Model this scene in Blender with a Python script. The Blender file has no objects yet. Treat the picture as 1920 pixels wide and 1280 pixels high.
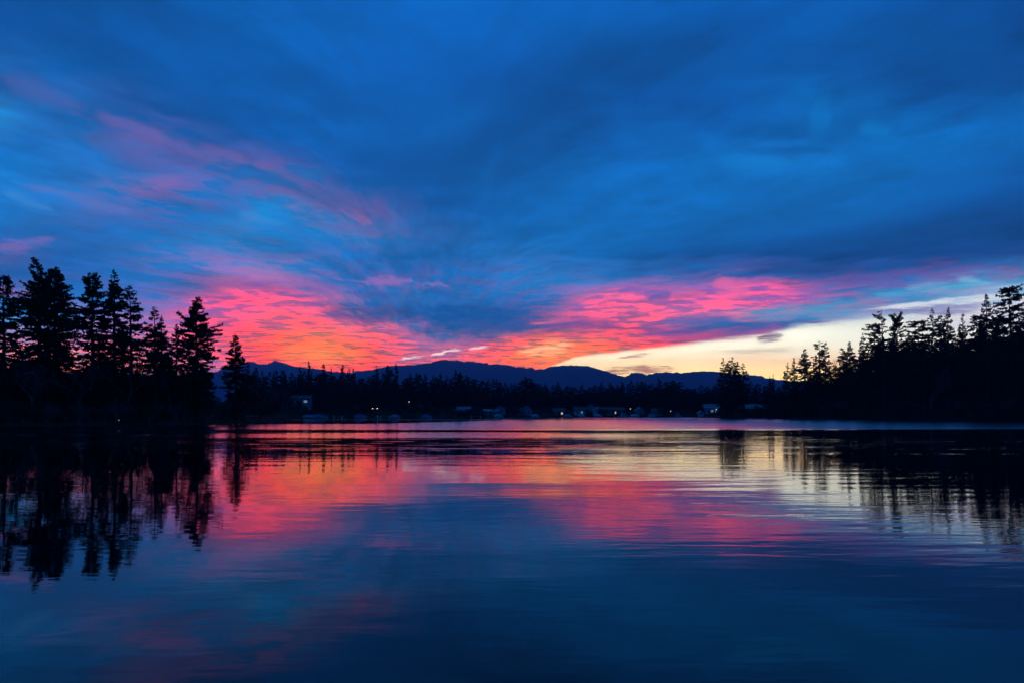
import bpy, math, random
import numpy as np

# ------------------------------------------------------------------ camera, sky, exposure
SC = bpy.context.scene
COL = SC.collection
F, CX, HZ, CAMH = 1280.0, 960.0, 773.0, 2.0
HAZE = 1.5e-4                                       # extinction of the blue morning air per metre
#      # focal length / principal column / horizon row in photo pixels

cam_data = bpy.data.cameras.new('camera')
cam = bpy.data.objects.new('camera', cam_data)
COL.objects.link(cam)
cam.location = (0, 0, CAMH)
cam.rotation_euler = (math.radians(90), 0, 0)
cam_data.sensor_width = 36
cam_data.lens = 24
cam_data.shift_y = (HZ - 640) / 1920
cam_data.clip_start = 0.1
cam_data.clip_end = 60000
SC.camera = cam

SC.view_settings.view_transform = 'Standard'
SC.view_settings.look = 'None'
SC.view_settings.exposure = 0
SC.view_settings.gamma = 1
SC.view_settings.use_curve_mapping = False
SC.render.engine = 'CYCLES'
SC.cycles.use_denoising = True
SC.cycles.use_adaptive_sampling = True
SC.cycles.adaptive_threshold = 0.014
SC.cycles.adaptive_min_samples = 8
SC.cycles.max_bounces = 6
SC.cycles.diffuse_bounces = 2
SC.cycles.glossy_bounces = 3
SC.cycles.volume_bounces = 0
SC.cycles.sample_clamp_indirect = 4.0

def lin(c):
    c = np.asarray(c, float) / 255.0
    return np.where(c <= 0.04045, c / 12.92, ((c + 0.055) / 1.055) ** 2.4)

class Nodes:
    """short hand for building shader node graphs"""
    def __init__(self, tree):
        self.t = tree
    def n(self, kind, **kw):
        nd = self.t.nodes.new(kind)
        for k, v in kw.items():
            setattr(nd, k, v)
        return nd
    def put(self, sock, v):
        if isinstance(v, bpy.types.NodeSocket):
            self.t.links.new(v, sock)
        elif v is not None:
            sock.default_value = v
    def m(self, op, a, b=None, c=None, clamp=False):
        nd = self.n('ShaderNodeMath', operation=op, use_clamp=clamp)
        for i, v in enumerate((a, b, c)):
            self.put(nd.inputs[i], v)
        return nd.outputs[0]
    def v(self, op, a, b=None, s=None):
        nd = self.n('ShaderNodeVectorMath', operation=op)
        self.put(nd.inputs[0], a)
        if b is not None:
            self.put(nd.inputs[1], b)
        if s is not None:
            self.put(nd.inputs['Scale'], s)
        return nd.outputs['Value'] if op in ('DOT_PRODUCT', 'LENGTH', 'DISTANCE') else nd.outputs[0]
    def xyz(self, a):
        nd = self.n('ShaderNodeSeparateXYZ'); self.put(nd.inputs[0], a)
        return nd.outputs
    def vec(self, x, y, z):
        nd = self.n('ShaderNodeCombineXYZ')
        for i, v in enumerate((x, y, z)):
            self.put(nd.inputs[i], v)
        return nd.outputs[0]
    def smooth(self, x, a, b, lo=0.0, hi=1.0):
        nd = self.n('ShaderNodeMapRange', interpolation_type='SMOOTHSTEP')
        for i, v in enumerate((x, a, b, lo, hi)):
            self.put(nd.inputs[i], v)
        return nd.outputs[0]
    def lerp(self, x, a, b, lo=0.0, hi=1.0):
        nd = self.n('ShaderNodeMapRange')
        for i, v in enumerate((x, a, b, lo, hi)):
            self.put(nd.inputs[i], v)
        return nd.outputs[0]
    def noise(self, vec, scale, detail=4.0, rough=0.55, distort=0.0):
        nd = self.n('ShaderNodeTexNoise')
        self.put(nd.inputs['Vector'], vec)
        nd.inputs['Scale'].default_value = scale
        nd.inputs['Detail'].default_value = detail
        nd.inputs['Roughness'].default_value = rough
        nd.inputs['Distortion'].default_value = distort
        return nd.outputs
    def mix(self, f, a, b):
        nd = self.n('ShaderNodeMix', data_type='RGBA')
        self.put(nd.inputs[0], f)
        for i, v in ((6, a), (7, b)):
            if not isinstance(v, bpy.types.NodeSocket):
                v = (*[float(q) for q in v[:3]], 1.0)
            self.put(nd.inputs[i], v)
        return nd.outputs[2]
    def ramp(self, f, stops):
        nd = self.n('ShaderNodeValToRGB')
        el = nd.color_ramp.elements
        while len(el) > 1:
            el.remove(el[-1])
        for i, (p, c) in enumerate(stops):
            e = el[0] if i == 0 else el.new(p)
            e.position = p
            e.color = (*[float(q) for q in c[:3]], 1.0)
        self.put(nd.inputs[0], f)
        return nd.outputs[0]

# observed sky colours: for each row of the sky (degrees come from the row), (column, r, g, b)
SKY_ROWS = {
 -300: [(0,0,72,148),(960,0,88,172),(1920,0,70,142)],
 0:   [(0,0,75,150),(240,0,82,160),(480,0,92,178),(720,0,96,188),(960,0,95,185),(1200,0,92,180),(1440,0,90,178),(1680,0,88,175),(1920,0,70,145)],
 60:  [(0,0,78,155),(200,0,78,155),(400,0,85,165),(560,0,100,190),(720,0,95,185),(960,0,95,185),(1100,0,85,165),(1300,0,85,168),(1500,0,85,168),(1700,0,82,160),(1920,0,68,140)],
 130: [(0,25,92,165),(120,0,90,170),(260,0,80,158),(420,0,88,172),(560,0,92,178),(720,0,92,182),(900,0,92,182),(1060,0,75,150),(1240,0,82,162),(1400,0,85,165),(1560,0,80,158),(1700,0,75,150),(1920,0,72,148)],
 200: [(0,45,140,215),(60,30,110,195),(160,60,95,170),(260,20,85,165),(400,0,82,160),(560,0,85,165),(720,0,90,175),(880,0,85,165),(1000,0,78,154),(1200,0,80,160),(1400,0,82,162),(1540,0,108,190),(1640,0,90,170),(1800,0,85,165),(1920,0,90,168)],
 260: [(0,15,105,190),(100,20,110,195),(180,60,105,185),(280,105,95,170),(360,50,90,170),(480,0,82,162),(640,0,92,175),(800,0,82,160),(1000,0,80,156),(1200,0,88,168),(1400,0,92,172),(1540,0,95,175),(1660,0,105,185),(1800,0,100,180),(1920,0,95,175)],
 310: [(0,0,110,190),(80,30,110,195),(200,20,108,190),(330,85,98,175),(440,85,98,175),(520,60,90,170),(640,0,85,165),(800,0,78,154),(1000,0,85,162),(1200,0,95,176),(1340,0,105,188),(1440,10,115,198),(1600,0,102,182),(1800,0,95,175),(1920,0,85,165)],
 350: [(0,20,115,198),(100,30,115,198),(200,90,110,185),(300,110,100,175),(380,70,105,185),(460,80,100,175),(560,105,95,165),(640,10,88,165),(800,0,80,156),(1000,0,92,170),(1200,0,98,178),(1400,0,102,184),(1580,0,105,186),(1700,0,95,176),(1920,0,75,150)],
 400: [(0,15,112,195),(100,40,110,190),(200,60,105,185),(320,70,105,185),(420,0,115,195),(500,60,130,205),(560,110,110,180),(640,95,95,165),(700,90,92,165),(800,0,82,158),(960,0,90,168),(1100,0,100,180),(1300,0,100,180),(1500,0,95,172),(1700,0,80,155),(1920,0,65,135)],
 440: [(0,0,95,175),(80,60,98,175),(200,20,100,180),(320,40,110,190),(440,70,130,205),(520,0,112,190),(600,60,120,195),(700,90,110,180),(800,40,95,170),(960,0,95,170),(1060,0,105,185),(1200,0,95,172),(1400,0,90,168),(1600,0,75,148),(1800,0,66,136),(1920,0,64,134)],
 475: [(0,70,95,170),(150,0,92,170),(300,80,110,185),(420,110,115,190),(520,75,115,190),(600,90,110,190),(680,0,100,178),(800,0,95,172),(960,30,105,180),(1100,0,95,170),(1300,0,80,155),(1500,0,70,142),(1700,0,66,138),(1920,20,68,140)],
 510: [(0,30,90,170),(150,20,92,172),(300,70,110,190),(400,120,110,185),(480,150,115,180),(560,110,115,190),(660,70,105,185),(760,60,95,175),(900,60,105,185),(1040,60,115,190),(1180,30,100,175),(1320,40,88,165),(1400,80,80,155),(1500,20,72,142),(1640,40,75,150),(1760,90,90,165),(1920,110,100,165)],
 540: [(0,130,95,165),(150,60,100,180),(300,70,105,185),(400,140,95,165),(480,190,90,150),(560,140,95,165),(640,100,105,185),(760,80,100,175),(900,60,105,180),(1060,85,115,190),(1180,150,100,175),(1280,110,100,175),(1350,210,95,165),(1420,215,95,160),(1500,160,90,165),(1600,120,90,165),(1720,80,110,185),(1840,110,150,200),(1920,110,140,195)],
 565: [(0,80,115,195),(200,80,110,195),(340,140,105,180),(400,210,90,150),(480,250,90,130),(560,220,95,145),(640,150,100,165),(720,30,100,175),(860,40,100,175),(960,65,100,175),(1060,110,100,175),(1160,235,100,150),(1240,210,95,155),(1340,225,100,155),(1440,215,95,155),(1540,150,95,165),(1640,100,115,180),(1760,120,150,195),(1920,200,210,220)],
 590: [(0,100,130,205),(200,120,120,200),(340,165,105,175),(420,235,90,140),(500,255,95,125),(580,250,100,125),(640,110,85,150),(720,70,80,150),(800,10,85,160),(920,20,85,160),(1000,80,85,160),(1080,210,95,150),(1180,240,105,140),(1280,225,105,150),(1360,180,110,165),(1440,120,140,190),(1540,110,150,195),(1640,130,150,195),(1920,190,200,215)],
 615: [(0,130,140,205),(250,150,120,190),(360,200,100,160),(440,245,85,125),(540,255,100,110),(640,255,110,125),(700,210,105,145),(760,130,95,165),(860,50,85,155),(960,60,85,155),(1060,150,80,145),(1140,240,90,120),(1230,170,85,150),(1320,100,90,160),(1460,110,90,160),(1920,150,150,190)],
 640: [(0,190,140,190),(250,190,115,170),(360,200,105,160),(440,245,85,115),(520,255,105,90),(600,255,120,80),(680,255,100,105),(740,240,95,125),(800,150,105,165),(880,130,95,160),(950,250,90,115),(1040,255,130,90),(1120,255,110,90),(1220,235,80,115),(1320,180,75,130),(1400,150,70,130),(1920,170,120,160)],
 665: [(0,220,140,170),(250,220,120,150),(380,190,105,165),(460,250,80,105),(540,255,95,65),(600,255,140,55),(660,255,100,70),(720,245,85,105),(780,150,110,165),(840,190,110,160),(900,250,90,110),(980,255,110,80),(1040,255,160,100),(1100,255,110,80),(1300,220,110,120),(1920,220,180,160)],
 690: [(0,240,140,140),(250,235,130,140),(400,170,110,175),(500,245,75,80),(600,255,85,40),(680,250,80,75),(760,205,95,130),(860,230,95,120),(960,255,110,75),(1060,255,110,70),(1150,255,140,90),(1920,250,190,150)],
 730: [(0,240,140,140),(250,235,130,140),(400,180,110,165),(500,245,75,80),(600,255,85,45),(760,225,95,110),(960,255,110,75),(1150,255,150,95),(1920,250,190,150)],
}
CREAM_ROWS = {
 540: [(0,200,205,215),(1920,190,205,220)],
 600: [(0,235,230,220),(1400,232,230,215),(1650,205,210,210),(1920,190,185,205)],
 630: [(0,250,240,220),(1300,250,245,230),(1500,245,243,225),(1650,220,222,210),(1920,200,195,205)],
 655: [(0,252,235,205),(1200,252,242,215),(1400,235,225,200),(1550,232,222,200),(1920,215,205,205)],
 675: [(0,250,210,170),(1150,235,215,180),(1300,240,212,175),(1450,238,195,160),(1920,225,190,175)],
 692: [(0,250,200,150),(1150,245,205,155),(1300,252,222,165),(1450,252,212,155),(1920,240,190,150)],
 715: [(0,250,200,130),(1200,252,215,150),(1450,255,222,150),(1920,245,190,130)],
}

def grid(nd, X, Y, rows, xs, ys):
    """a smooth colour field: a ramp along the horizon for each elevation row, blended upwards"""
    keys = sorted(rows)
    tab = []
    for k in keys:
        r = rows[k]
        px = [q[0] for q in r]
        tab.append([[np.interp(x, px, [q[c] for q in r]) for c in (1, 2, 3)] for x in xs])
    tab = np.array(tab)                                   # rows, cols, 3
    # light smoothing along the row
    sm = tab.copy()
    sm[:, 1:-1] = tab[:, :-2] * .15 + tab[:, 1:-1] * .7 + tab[:, 2:] * .15
    t = bpy.data.node_groups.new('sky_rows', 'ShaderNodeTree')
    for name in ('X', 'Y'):
        t.interface.new_socket(name, in_out='INPUT', socket_type='NodeSocketFloat')
    t.interface.new_socket('Color', in_out='OUTPUT', socket_type='NodeSocketColor')
    g = Nodes(t)
    gi = g.n('NodeGroupInput').outputs
    out = None
    x0, x1 = xs[0], xs[-1]
    fx = g.lerp(gi['X'], float(x0), float(x1))
    for i, y in enumerate(ys):
        row = np.array([[np.interp(y, keys, sm[:, j, c]) for c in range(3)] for j in range(len(xs))])
        c = g.ramp(fx, [((x - x0) / (x1 - x0), lin(row[j])) for j, x in enumerate(xs)])
        if out is None:
            out = c
        else:
            out = g.mix(g.lerp(gi['Y'], float(ys[i - 1]), float(y)), out, c)
        if i % 6 == 5:
            fx = g.m('MULTIPLY_ADD', g.xyz(out)[0], 1e-7, fx)       # keeps the evaluation order row by row
    t.links.new(out, g.n('NodeGroupOutput').inputs[0])
    use = nd.n('ShaderNodeGroup', node_tree=t)
    nd.put(use.inputs['X'], X); nd.put(use.inputs['Y'], Y)
    return use.outputs[0]

def streak_group():
    """one tapered, soft-edged streak of cloud laid over the sky colour"""
    t = bpy.data.node_groups.new('cloud_streak', 'ShaderNodeTree')
    for name, kind in (('P', 'NodeSocketVector'), ('Ragged', 'NodeSocketFloat'), ('Base', 'NodeSocketColor'), ('A', 'NodeSocketVector'), ('E', 'NodeSocketVector'), ('D', 'NodeSocketVector'), ('Width', 'NodeSocketFloat'), ('Opacity', 'NodeSocketFloat'), ('Color', 'NodeSocketColor')):
        t.interface.new_socket(name, in_out='INPUT', socket_type=kind)
    t.interface.new_socket('Color', in_out='OUTPUT', socket_type='NodeSocketColor')
    t.interface.new_socket('P', in_out='OUTPUT', socket_type='NodeSocketVector')
    nd = Nodes(t)
    i = nd.n('NodeGroupInput').outputs
    o = nd.n('NodeGroupOutput')
    ap = nd.v('SUBTRACT', i['P'], i['A'])
    tt = nd.m('ADD', nd.v('DOT_PRODUCT', ap, i['D']), 0.0, clamp=True)
    ds = nd.v('LENGTH', nd.v('SUBTRACT', ap, nd.v('SCALE', i['E'], None, tt)))
    tc = nd.m('MULTIPLY_ADD', tt, 2.0, -1.0)
    taper = nd.m('MULTIPLY_ADD', nd.m('MULTIPLY', tc, tc), -0.75, 1.0)
    edge = nd.m('DIVIDE', ds, nd.m('MULTIPLY', taper, i['Width']))
    mk = nd.m('MULTIPLY', nd.smooth(nd.m('ADD', edge, i['Ragged']), 2.0, -0.3), i['Opacity'])
    mk = nd.m('MULTIPLY', mk, nd.smooth(nd.m('ABSOLUTE', tc), 1.0, 0.55))
    res = nd.mix(mk, i['Base'], i['Color'])
    t.links.new(res, o.inputs[0])
    # hand the position on through this streak, so that streaks are evaluated one after another
    t.links.new(nd.v('ADD', i['P'], nd.v('SCALE', res, None, 1e-6)), o.inputs[1])
    return t

def build_world():
    w = bpy.data.worlds.new('World')
    SC.world = w
    w.use_nodes = True
    t = bpy.data.node_groups.new('dawn_sky', 'ShaderNodeTree')       # built apart from the world, then used in it
    for nm, kd in (('Upper', 'NodeSocketColor'), ('Lower', 'NodeSocketColor'), ('Low', 'NodeSocketFloat')):
        t.interface.new_socket(nm, in_out='OUTPUT', socket_type=kd)
    nd = Nodes(t)
    d = nd.n('ShaderNodeTexCoord').outputs['Generated']
    dx, dy, dz = nd.xyz(d)
    fwd = nd.m('MAXIMUM', dy, 0.3)
    X = nd.m('MULTIPLY_ADD', nd.m('DIVIDE', dx, fwd), F, CX)
    Y = nd.m('MULTIPLY_ADD', nd.m('DIVIDE', dz, fwd), -F, HZ)
    up = nd.m('ADD', nd.m('ABSOLUTE', dz), 0.035)
    q = nd.vec(nd.m('DIVIDE', dx, up), nd.m('DIVIDE', dy, up), 0.0)      # a cloud sheet overhead, seen in perspective
    k = nd.lerp(Y, 760.0, 300.0, 0.12, 1.0)
    # large and small swirls displace the field; the wisps run in from both sides towards the glow
    nA = nd.xyz(nd.noise(q, 0.55, 2, 0.55)[1])
    def rot(angle, sx, sy):
        r = nd.n('ShaderNodeVectorRotate', rotation_type='Z_AXIS'); nd.put(r.inputs['Vector'], q)
        r.inputs['Angle'].default_value = math.radians(angle)
        return nd.v('MULTIPLY', r.outputs[0], (sx, sy, 1.0))
    wside = nd.smooth(X, 560.0, 1040.0)
    mv = nd.n('ShaderNodeMix', data_type='VECTOR'); nd.put(mv.inputs[0], wside)
    nd.put(mv.inputs[4], rot(-55, .62, 1.25)); nd.put(mv.inputs[5], rot(50, .65, 1.2))
    qs = mv.outputs[1]
    nB = nd.xyz(nd.noise(qs, 1.9, 4, 0.62)[1])
    nF = nd.noise(qs, 6.0, 5, 0.7)[0]
    nD = nd.noise(nd.v('MULTIPLY', q, (.8, 1.0, 1.0)), 4.4, 5, 0.62)[0]
    nE = nB[2]
    def off(n, amp):
        return nd.m('MULTIPLY', nd.m('MULTIPLY', nd.m('SUBTRACT', n, 0.5), amp), k)
    Xw = nd.m('ADD', nd.m('ADD', X, off(nA[0], 150.0)), off(nB[0], 190.0))
    Yw = nd.m('ADD', nd.m('ADD', Y, off(nA[1], 50.0)), nd.m('MULTIPLY', nd.m('ADD', nd.m('ADD', off(nB[1], 110.0), off(nF, 45.0)), off(nD, 70.0)), nd.smooth(nd.m('ABSOLUTE', nd.m('SUBTRACT', wside, .5)), .1, .4, .35, 1.0)))
    xs = [-100, 0, 60, 120, 180, 240, 300, 350, 400, 450, 500, 550, 600, 650, 700, 750, 800, 860, 920, 980, 1040, 1100, 1160, 1230, 1300, 1370, 1440, 1520, 1600, 1700, 1810, 1920]
    # thicker and thinner cloud
    calm = nd.m('MULTIPLY', nd.m('MULTIPLY', nd.m('MULTIPLY', wside, nd.m('SUBTRACT', 1.0, wside)), -3.2), nd.smooth(Y, 520.0, 300.0))
    calm = nd.m('ADD', calm, 1.0)
    br = nd.m('ADD', nd.m('MULTIPLY_ADD', nE, 0.75, -0.375), nd.m('MULTIPLY_ADD', nF, 0.65, -0.325))
    br = nd.m('MAXIMUM', nd.m('MULTIPLY_ADD', br, calm, 1.0), 0.5)
    tear = nd.m('ADD', nd.m('ADD', nd.m('MULTIPLY', nB[0], .34), nd.m('MULTIPLY', nF, .26)), nd.m('MULTIPLY', nD, .40))
    br = nd.m('MULTIPLY', br, nd.m('MULTIPLY_ADD', nD, .7, .65))
    alto = nd.m('ADD', nd.m('MULTIPLY', nD, .8), nd.m('MULTIPLY', nF, .2))
    def sheet(ys):
        col = grid(nd, Xw, Yw, SKY_ROWS, xs, ys)
        # lilac veil torn into wisps over the blue
        rgb = nd.xyz(col)
        veil = nd.m('MULTIPLY', nd.m('MULTIPLY', nd.smooth(rgb[0], 0.004, 0.03), nd.smooth(rgb[0], 0.45, 0.12)), calm)
        hole = nd.m('MULTIPLY', veil, nd.smooth(tear, 0.475, 0.535, 0.0, .92))
        crest = nd.m('MULTIPLY', veil, nd.smooth(tear, 0.485, 0.42, 0.0, 1.0))
        col = nd.mix(hole, col, nd.vec(nd.m('MULTIPLY', rgb[0], .08), nd.m('MULTIPLY', rgb[1], .98), nd.m('MULTIPLY', rgb[2], .98)))
        col = nd.mix(crest, col, nd.vec(nd.m('MULTIPLY', rgb[0], 1.2), nd.m('MULTIPLY', rgb[1], 1.0), nd.m('MULTIPLY', rgb[2], 1.02)))
        col = nd.v('SCALE', col, None, br)
        # broken altocumulus: shaded gaps inside the lit pink deck, lilac
        rgb = nd.xyz(col)
        pink = nd.smooth(rgb[0], 0.10, 0.6)
        dark = nd.vec(nd.m('MULTIPLY', rgb[0], 0.36), nd.m('MULTIPLY', rgb[1], 0.75), nd.m('MULTIPLY_ADD', rgb[2], 0.95, 0.06))
        gap = nd.m('MULTIPLY', nd.smooth(alto, 0.44, 0.585), nd.m('MULTIPLY', pink, 0.92))
        lite = nd.m('MULTIPLY', nd.smooth(alto, 0.5, 0.36), nd.m('MULTIPLY', pink, 0.5))
        col = nd.mix(gap, col, dark)
        col = nd.mix(lite, col, nd.v('MULTIPLY', col, (1.1, 1.35, 1.05)))
        # the lit undersides are brighter than the film can hold
        low = nd.m('MULTIPLY', pink, nd.smooth(Y, 560.0, 650.0))
        col = nd.v('MULTIPLY', col, nd.vec(nd.m('MULTIPLY_ADD', nd.m('MULTIPLY', pink, nd.m('POWER', nd.m('SUBTRACT', 1.0, gap), 2.0)), .9, 1.0), nd.m('MULTIPLY_ADD', low, .0, 1.0), nd.m('MULTIPLY_ADD', low, -.15, 1.0)))
        return col

    # single streaks
    Xs = nd.m('ADD', X, off(nB[1], 60.0))
    Ys = nd.m('ADD', Y, off(nB[2], 55.0))
    P = nd.vec(Xs, Ys, 0.0)
    sg = streak_group()
    rag = nd.m('ADD', nd.m('ADD', nd.m('MULTIPLY_ADD', nF, 3.6, -1.8), nd.m('MULTIPLY_ADD', nB[0], 3.4, -1.7)), nd.m('MULTIPLY_ADD', nD, 6.0, -3.0))
    def streaks(col, P, lst):
        ct = bpy.data.node_groups.new('streak_chain', 'ShaderNodeTree')
        for name, kind in (('P', 'NodeSocketVector'), ('Ragged', 'NodeSocketFloat'), ('Base', 'NodeSocketColor')):
            ct.interface.new_socket(name, in_out='INPUT', socket_type=kind)
        ct.interface.new_socket('Color', in_out='OUTPUT', socket_type='NodeSocketColor')
        ct.interface.new_socket('P', in_out='OUTPUT', socket_type='NodeSocketVector')
        cn = Nodes(ct)
        ci = cn.n('NodeGroupInput').outputs
        cc, cp = ci['Base'], ci['P']
        for (x0, y0, x1, y1, wd, rgb8, op) in lst:
            g = cn.n('ShaderNodeGroup', node_tree=sg)
            E = (x1 - x0, y1 - y0, 0.0)
            L2 = E[0] ** 2 + E[1] ** 2
            for name, val in (('P', cp), ('Ragged', ci['Ragged']), ('Base', cc), ('A', (x0, y0, 0.0)), ('E', E), ('D', (E[0] / L2, E[1] / L2, 0.0)), ('Width', float(wd)), ('Opacity', float(op)), ('Color', (*[float(q) for q in lin(rgb8)], 1.0))):
                cn.put(g.inputs[name], val)
            cc, cp = g.outputs[0], g.outputs[1]
        co = cn.n('NodeGroupOutput')
        ct.links.new(cc, co.inputs[0]); ct.links.new(cp, co.inputs[1])
        use = nd.n('ShaderNodeGroup', node_tree=ct)
        nd.put(use.inputs['P'], P); nd.put(use.inputs['Ragged'], rag); nd.put(use.inputs['Base'], col)
        return use.outputs[0], use.outputs[1]
    # upper half of the sky
    upper = sheet([-300, 0, 60, 130, 200, 260, 310, 350, 400, 440, 475, 510, 540])
    upper, PU = streaks(upper, P, [
        (-20, 135, 170, 208, 20, (85, 96, 172), .45), (160, 203, 330, 268, 13, (120, 98, 174), .42), (300, 262, 480, 303, 10, (125, 98, 170), .42),
        (470, 300, 600, 352, 12, (115, 95, 165), .5), (230, 350, 345, 340, 10, (135, 100, 172), .4), (20, 345, 280, 402, 8, (95, 112, 188), .5),
        (0, 362, 110, 394, 7, (60, 135, 208), .5), (-20, 470, 115, 446, 9, (135, 100, 175), .5), (440, 402, 552, 428, 8, (75, 140, 208), .35),
        (525, 440, 660, 470, 12, (0, 112, 192), .6), (630, 395, 705, 418, 6, (140, 100, 165), .5),
        (740, 275, 1000, 178, 22, (0, 100, 186), .45), (860, 280, 1120, 110, 40, (0, 74, 150), .5),
        (1520, 212, 1570, 222, 20, (0, 120, 198), .45), (1610, 238, 1680, 244, 14, (0, 124, 202), .5), (1340, 302, 1500, 306, 12, (5, 120, 202), .5), (1370, 284, 1600, 280, 9, (0, 84, 162), .5),
    ])
    # lower half, down to the mountains
    lower = sheet([400, 440, 475, 510, 525, 540, 552, 565, 578, 590, 602, 615, 628, 640, 652, 665, 678, 690, 730])
    col, P = streaks(lower, P, [
        (620, 520, 860, 535, 5, (160, 105, 180), .6), (640, 548, 760, 556, 7, (0, 92, 170), .6), (790, 545, 870, 560, 9, (0, 90, 168), .7),
        (590, 588, 740, 600, 10, (62, 76, 148), .8), (770, 588, 990, 598, 14, (0, 82, 156), .9), (850, 612, 1010, 616, 13, (48, 80, 152), .8),
        (985, 606, 1100, 602, 5, (250, 110, 150), .6), (1000, 614, 1180, 606, 9, (100, 74, 148), .9),
        (1205, 562, 1262, 550, 8, (60, 85, 165), .7), (1330, 535, 1420, 545, 14, (228, 100, 165), .6),
        (960, 662, 1085, 646, 9, (255, 200, 150), .8), (500, 664, 700, 668, 16, (255, 140, 35), .5), (475, 634, 525, 636, 4, (190, 75, 115), .6),
        (1225, 606, 1390, 599, 9, (72, 95, 168), .9), (1180, 630, 1340, 617, 5, (85, 75, 155), .85), (1220, 642, 1480, 618, 8, (155, 78, 145), .6),
        (745, 674, 800, 667, 1.5, (225, 220, 235), .8), (803, 666, 872, 655, 2.3, (250, 236, 234), .95), (870, 657, 920, 649, 1.4, (240, 218, 228), .8),
    ])
    # clear opening below the deck, with a ragged upper edge
    edge = [(-100, 790), (900, 745), (960, 715), (1000, 698), (1040, 684), (1080, 669), (1190, 657), (1270, 648), (1330, 640), (1400, 633), (1460, 621), (1490, 613), (1540, 606), (1600, 600), (1660, 593), (1750, 585), (1840, 578), (1920, 566), (2000, 560)]
    ev = nd.ramp(nd.lerp(X, -100.0, 2000.0), [((x + 100) / 2100.0, (y / 800.0,) * 3) for x, y in edge])
    ev = nd.m('MULTIPLY', nd.xyz(ev)[0], 800.0)
    sft = nd.lerp(X, 1050.0, 1800.0, 3.0, 13.0)
    s = nd.m('DIVIDE', nd.m('SUBTRACT', nd.m('ADD', Y, off(nD, 30.0)), ev), sft)
    cxs = [-100, 900, 1000, 1100, 1200, 1300, 1400, 1500, 1600, 1700, 1800, 1920]
    cream = grid(nd, nd.m('ADD', nd.xyz(P)[0], off(nA[0], 300.0)), nd.m('ADD', Y, off(nE, 110.0)), CREAM_ROWS, cxs, [540, 600, 630, 655, 675, 692, 715])
    col = nd.mix(nd.smooth(s, -1.0, 1.0), col, nd.v('SCALE', cream, None, 1.14))
    col, P = streaks(col, P, [
        (1330, 622, 1578, 602, 6, (85, 84, 160), .95), (1400, 600, 1640, 582, 6, (100, 132, 186), .8),
        (1390, 625, 1476, 614, 5, (160, 85, 150), .75), (1412, 639, 1474, 629, 4.5, (110, 76, 122), .9),
        (1150, 669, 1230, 663, 2.2, (185, 120, 118), .8), (1120, 697, 1240, 691, 6, (152, 95, 108), .9), (1195, 694, 1275, 689, 3, (165, 100, 108), .8),
        (1340, 660, 1500, 657, 5, (205, 192, 180), .7), (1600, 586, 1860, 575, 8, (125, 120, 174), .8), (1600, 582, 1960, 551, 4.5, (212, 222, 232), .9),
        (1690, 546, 1800, 536, 7, (115, 170, 214), .55), (1790, 520, 1872, 534, 5, (120, 178, 220), .65), (1500, 535, 1900, 492, 14, (100, 84, 162), .5),
    ])
    # radiance of the sky above the blue air: what reaches the lake has crossed the haze box
    path = nd.m('MINIMUM', nd.m('DIVIDE', 758.0, nd.m('MAXIMUM', dz, 0.001)), nd.m('DIVIDE', 10800.0, fwd))
    ext = nd.m('EXPONENT', nd.m('MULTIPLY', path, HAZE))
    air = nd.vec(*[nd.m('MULTIPLY', nd.m('SUBTRACT', ext, 1.0), j) for j in (.003, .019, .132)])
    # the twilight air itself: sun just under the horizon behind the left glow
    sky = nd.n('ShaderNodeTexSky', sky_type='NISHITA', sun_disc=False)
    sky.sun_elevation = math.radians(-2.0)
    sky.sun_rotation = math.radians(-15.0)
    tw = nd.v('SUBTRACT', nd.v('SCALE', sky.outputs[0], None, 0.02), air)
    go = nd.n('NodeGroupOutput')
    for i, c in enumerate((upper, col)):
        t.links.new(nd.v('MAXIMUM', nd.v('ADD', nd.v('SCALE', c, None, ext), tw), (0.0, .004, .004)), go.inputs[i])
    t.links.new(nd.m('GREATER_THAN', Y, 478.0), go.inputs[2])

    # beside and behind the viewer the same blue cloud sheet goes on
    wt = w.node_tree
    wt.nodes.clear()
    nw = Nodes(wt)
    d = nw.n('ShaderNodeTexCoord').outputs['Generated']
    dx, dy, dz = nw.xyz(d)
    up = nw.m('ADD', nw.m('ABSOLUTE', dz), 0.15)
    nz = nw.noise(nw.vec(nw.m('DIVIDE', dx, up), nw.m('DIVIDE', dy, up), 0.0), 0.9, 3, 0.55)[0]
    rest = nw.n('ShaderNodeBackground')
    nw.put(rest.inputs['Color'], nw.v('SCALE', nw.v('ADD', tuple(lin((2, 68, 140))), (0, 0, 0)), None, nw.m('ADD', nz, 0.5)))
    g = nw.n('ShaderNodeGroup', node_tree=t)
    hi, lo, seen = nw.n('ShaderNodeBackground'), nw.n('ShaderNodeBackground'), nw.n('ShaderNodeMixShader')
    wt.links.new(g.outputs[0], hi.inputs['Color']); wt.links.new(g.outputs[1], lo.inputs['Color'])
    wt.links.new(g.outputs[2], seen.inputs[0]); wt.links.new(hi.outputs[0], seen.inputs[1]); wt.links.new(lo.outputs[0], seen.inputs[2])
    ahead = nw.m('MULTIPLY', nw.smooth(dy, 0.2, 0.5), nw.smooth(dz, -0.12, -0.04))
    ms = nw.n('ShaderNodeMixShader')
    wt.links.new(ahead, ms.inputs[0]); wt.links.new(rest.outputs[0], ms.inputs[1]); wt.links.new(seen.outputs[0], ms.inputs[2])
    out = nw.n('ShaderNodeOutputWorld')
    wt.links.new(ms.outputs[0], out.inputs['Surface'])
    w.cycles.sampling_method = 'MANUAL'
    w.cycles.sample_map_resolution = 512
build_world()

# ------------------------------------------------------------------ helpers
def tag(o, label=None, cat=None, group=None, kind=None):
    if label: o['label'] = label
    if cat: o['category'] = cat
    if group: o['group'] = group
    if kind: o['kind'] = kind
    return o

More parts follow.
